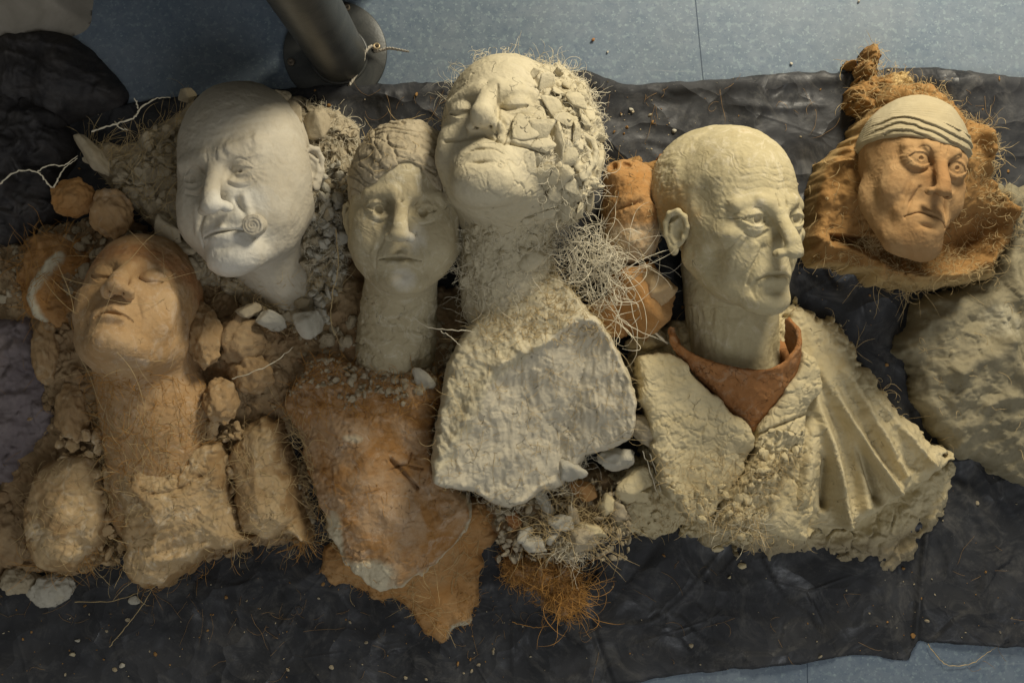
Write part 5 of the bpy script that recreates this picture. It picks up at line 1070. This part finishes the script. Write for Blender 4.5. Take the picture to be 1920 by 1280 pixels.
def cap5(P):
    q = fr5.to(P); e = (q[:, 2]-(.125+.10*q[:, 0]**2*3-.16*np.maximum(.3-q[:, 1], 0))); u = np.clip(e+.03*q[:, 0]+.01*np.sin(q[:, 0]*7), 0, .15)
    saw = (u/.046+.35*fbm(q*7, 31, 2)+.25*np.sin(q[:, 0]*9)) % 1.0; inf = .014+.024*(1-saw)**.6*sst(.145, .12, u)*sst(-.1, .25, q[:, 1]); d = ell(q, (0, -.06, .13), (.325+.016, .436, .385))-(inf-.016)
    d = smax(d, -ell(q, (0, -.06, .13), (.30, .39, .33)), .01)
    return smax(d, -e, .02)*fr5.L
lo = fr5.c-[.48*fr5.L, .3*fr5.L, .45*fr5.L]; hi = fr5.c+[.55*fr5.L, .62*fr5.L, .55*fr5.L]; lo[2] = max(lo[2], 0)
v, f = mesh_sdf(cap5, lo, hi, 1.6); n_ = normals(v, f); q = fr5.to(v); e = q[:, 2]+.1*q[:, 0]**2
v = v+n_*(.4*np.sin(e*330+5*fbm(q*5, 3, 2))*sst(-.2, .3, fbm(q*7, 7, 2))+1.4*fbm(v/30., 8, 3))[:, None]; obj('cap', v, f, M['cap'], b5)

# ================================================================== RIGHT EDGE: olive shoulder piece
b6 = thing('torso_piece', 1830, 700, 'lumpy grey olive torso piece at the right edge below the hood', 'clay torso')
TP = [(2100, 380), (1960, 340), (1918, 345), (1885, 336), (1868, 352), (1880, 400), (1890, 470), (1850, 500), (1830, 530), (1780, 545), (1735, 570), (1722, 610), (1698, 640), (1692, 662), (1722, 690), (1730, 740), (1745, 785), (1790, 840), (1830, 862), (1870, 880), (1900, 905), (1980, 930), (2100, 930)]
def tp_h(P, d):
    q = P+16*np.c_[fbm(P/40., 271, 2), fbm(P/40., 272, 2), 0*d]
    z = 40+62*(1-np.exp(-np.maximum(d, 0)/70.))+11*lumps(q, 60, 273)+6*lumps(q, 24, 274)+5*fbm(P/40., 275, 3)+rough(P, 276, 1.1)
    return z+ridges(P, [([(1800, 700), (1850, 670), (1890, 640)], 16, 14), ([(1860, 760), (1890, 745), (1930, 748)], 12, 16), ([(1740, 620), (1800, 590), (1850, 560)], 20, 12), ([(1880, 560), (1900, 640), (1930, 720)], 20, 22), ([(1910, 500), (1920, 560), (1960, 650)], 16, 22), ([(1895, 600), (1915, 680)], 5, -12)], 110)
tp = Relief('torso', TP, 80, tp_h, M['greyolive'], b6, edge=22, res=2.3, jag=8, seed=22, stainf=lambda V, d: .5*gauss(V, w(1890, 600, 120)[:2], (60, 60)))
fuzz('torso_fibres', tp.V, tp.N, tp.V[:, 2] > 30, 110, M['f_straw'], b6, (15, 60), (.3, .5), seed=152)
chunk('upper_lobe', 1895, 385, 90, (34, 46, 30), 'greyolive', parent=b6, seed=10, planes=24, noise=.15)

# ================================================================== CENTRE BOTTOM: loose chunks and the fibrous orange lump
ol = thing('fibrous_lump', 1020, 1110, 'shaggy orange lump with fibres hanging below the cut shoulder block', 'clay lump')
r = Relief('lump', [(940, 1050), (960, 1035), (1010, 1035), (1060, 1045), (1085, 1070), (1100, 1110), (1085, 1150), (1060, 1165), (1030, 1150), (1015, 1115), (970, 1100), (945, 1085)], 60, lambda P, d: 34+36*(1-np.exp(-np.maximum(d, 0)/25.))+9*lumps(P, 20, 281)+7*ridged(P/18., 282, 3)+rough(P, 283, 2), M['chest'], ol, edge=16, res=2.0, jag=8, seed=23)
fuzz('fibres', r.V, r.N, r.V[:, 2] > 8, 1100, M['f_orange'], ol, (10, 45), (.35, .65), .5, seed=161, lift=.5, out=.2)
fuzz('long_fibres', r.V, r.N, (r.V[:, 2] > 20) & (PX(r.V)[0] > 1030), 110, M['f_orange'], ol, (50, 120), (.35, .6), .35, seed=162, out=.6, lift=.3)
Relief('debris_mound', [(900, 940), (1000, 900), (1080, 880), (1140, 870), (1180, 900), (1170, 960), (1130, 1000), (1110, 1040), (1080, 1050), (1000, 1030), (940, 1010)], 50, lambda P, d: 22+46*(1-np.exp(-np.maximum(d, 0)/40.))+14*lumps(P, 30, 285)+7*lumps(P, 13, 286)+rough(P, 287, 1.2), M['brown'], edge=14, res=2.3, jag=9, seed=24,
       label='brown debris mound under the loose chunks at bottom centre', cat='clay debris', kind='stuff')
for k, (px, py, z, sz, mt, ang, lab) in enumerate([
        (1050, 978, 98, (26, 20, 17), 'grey', -10, 'pale angular chunk at the centre of the bottom debris'), (1000, 1018, 86, (34, 22, 18), 'grey', -25, 'grey star shaped chunk above the shaggy orange lump'), (985, 1000, 92, (20, 17, 16), 'grey', 30, 'small grey chunk left of the grey star shaped chunk'),
        (1018, 935, 90, (18, 34, 16), 'grey', 10, 'tall grey chunk under the lip of the shoulder block'), (1088, 1010, 86, (36, 34, 26), 'mould', 20, 'beige fibrous chunk right of the pale angular chunk'), (1110, 995, 98, (30, 13, 16), 'shawl', 15, 'beige rimmed chunk at the right end of the debris'),
        (1075, 968, 96, (12, 22, 12), 'mould', 5, 'small upright beige chunk beside the pale angular chunk'), (1095, 915, 92, (26, 20, 18), 'orange', -30, 'orange flat shard under the shoulder block edge'), (1065, 885, 130, (34, 24, 22), 'grey', 15, 'grey lobe hanging from the corner of the shoulder block'),
        (1160, 955, 80, (26, 20, 20), 'mould', 0, 'beige nugget between debris and shawl'), (1040, 1000, 88, (22, 18, 16), 'grey', 60, 'grey nugget in front of the pale angular chunk'), (965, 975, 80, (20, 18, 16), 'terra', 60, 'rust nugget in the dark gap beside the chest edge'),
        (1200, 925, 84, (30, 20, 20), 'shawl', 0, 'cream knobbly nugget left of the shawl hem'), (710, 860, 128, (0.1, 0.1, 0.1), 'mould', 0, ''), (1140, 940, 84, (24, 18, 18), 'shawl', 45, 'cream nugget above the beige nugget in the debris')]):
    if lab: chunk('clay_chunk', px, py, z, sz, mt, lab, 'clay chunk', seed=190+k, ang=ang, noise=.08, planes=13, tilt=.3, sub=4, detail=1.4)
rs = np.random.RandomState(77); P_ = np.array([w(rs.uniform(930, 1180), rs.uniform(900, 1050), rs.uniform(55, 92)) for _ in range(420)])
set_props(rubble('debris_crumbs', np.c_[P_, rs.uniform(3, 10, 420)], M['mould'], seed=78), 'small beige crumbs among the chunks at bottom centre', 'clay crumbs')
set_props(tuft('straw_tangle', w(1070, 985, 95), (100, 55, 16), 260, M['f_straw'], None, (40, 130), (.3, .6), .3, seed=171), 'pale straw fibres tangled over the bottom centre debris', 'fibres')
set_props(tuft('white_tangle', w(1070, 1030, 90), (34, 26, 14), 220, M['f_white'], None, (25, 70), (.3, .6), .5, seed=172), 'knot of white fibres above the right side of the shaggy orange lump', 'fibres')
chunk('clay_chip', 795, 715, 120, (17, 30, 9), 'grey', 'grey flat clay chip between the two necks beside the shoulder block', 'clay chip', seed=210, ang=30)

# ---- long single roots and fibres
def root(pts, r, mat, lab, cat='fibre', seed=0, jit=2.0):
    rs = np.random.RandomState(seed); c = catmull([w(*p) for p in pts], 7, False); c[1:-1] += rs.normal(size=(len(c)-2, 3))*jit*.35
    v, f = tubes([c], r, 5); obj('root_fibre', v, f, M[mat], label=lab, cat=cat)
for k, (pts, r, mat, lab) in enumerate([
        ([(172, 247, 115), (205, 236, 125), (250, 222, 125), (262, 205, 120), (290, 186, 112), (320, 184, 105)], 1.7, 'f_white', 'white branching root above the far left of the mould'),
        ([(258, 204, 118), (256, 192, 122), (252, 184, 126)], 1.5, 'f_white', 'short white spur on the branching root above the mould'),
        ([(215, 228, 122), (225, 240, 118), (240, 244, 112)], 1.2, 'f_white', 'thin white fork below the branching root'),
        ([(0, 345, 130), (30, 322, 140), (70, 322, 140), (84, 338, 135), (98, 352, 130), (108, 336, 130), (122, 315, 125), (145, 297, 118)], 1.6, 'f_white', 'zigzag white root between black bag and mould tip'),
        ([(70, 322, 140), (92, 310, 140), (120, 310, 128), (146, 292, 118)], 1.3, 'f_white', 'upper white root beside the zigzag root'),
        ([(776, 594, 185), (800, 612, 200), (835, 618, 205), (875, 620, 200), (890, 622, 195)], 1.0, 'f_white', 'long white fibre reaching left from the neck of the cracked bust'),
        ([(826, 620, 205), (845, 632, 205), (866, 650, 200)], .8, 'f_white', 'short white fibre curving below the long fibre at the cracked neck'),
        ([(1218, 850, 120), (1232, 890, 100), (1240, 930, 70), (1242, 978, 20)], 1.0, 'f_white', 'long pale fibre hanging left of the shawl lapel'),
        ([(1205, 845, 120), (1225, 900, 100), (1238, 950, 60), (1240, 975, 25)], .9, 'f_white', 'second pale fibre hanging beside the long one at the lapel'),
        ([(1740, 1206, 6), (1755, 1228, 6), (1778, 1247, 5), (1815, 1245, 5), (1845, 1228, 6), (1868, 1212, 8)], .8, 'f_straw', 'thin straw fibre curved on the blue floor at bottom right'),
        ([(140, 1128, 20), (210, 1126, 22), (262, 1110, 40)], .8, 'f_straw', 'straw fibre stretched between grey lump and pebble on plastic'),
        ([(205, 1212, 14), (240, 1170, 16), (270, 1130, 20), (285, 1105, 50)], .8, 'f_straw', 'straw fibre running down left from the orange chest'),
        ([(435, 710, 120), (480, 695, 135), (520, 675, 135), (550, 650, 130)], .9, 'f_white', 'white fibre arching over the tan block left of the rust chest'),
        ([(225, 610, 215), (250, 560, 240), (300, 530, 230), (330, 512, 210)], .7, 'f_straw', 'pale hair lying across the cheek of the orange face'),
        ([(960, 1165, 20), (1000, 1175, 12), (1030, 1172, 14)], .8, 'f_orange', 'orange fibre loop on plastic below the shaggy lump'),
        ([(630, 430, 130), (634, 500, 130), (622, 560, 120), (622, 610, 110), (640, 650, 100)], .9, 'f_straw', 'long straw fibre hanging between the white and wavy haired heads')]):
    root(pts, r, mat, lab, seed=k)
# hair thin fibres strewn on the sheet
rs = np.random.RandomState(31); st = []
for _ in range(150):
    px = rs.uniform(0, 1900); py = rs.choice([rs.uniform(1010, 1260), rs.uniform(165, 240) if 650 < px < 850 or px > 1060 else 1150]); z = on_sheet(px, py)+1.5
    a = rs.rand()*6.28; s_ = strand(rs, w(px, py, z), (math.cos(a), math.sin(a), 0), rs.uniform(15, 90), .25, 10, (0, 0, 1), 0, 0)
    st.append([np.array([p[0], p[1], z+.5+2*math.sin(i)]) for i, p in enumerate(s_)])
v, f = tubes(st, .38); obj('strewn_fibres', v, f, M['f_brown'], label='thin brown fibres strewn on the black plastic sheet', cat='fibres', kind='stuff')
print('scene built in', round(time.time()-T0, 1), 's')
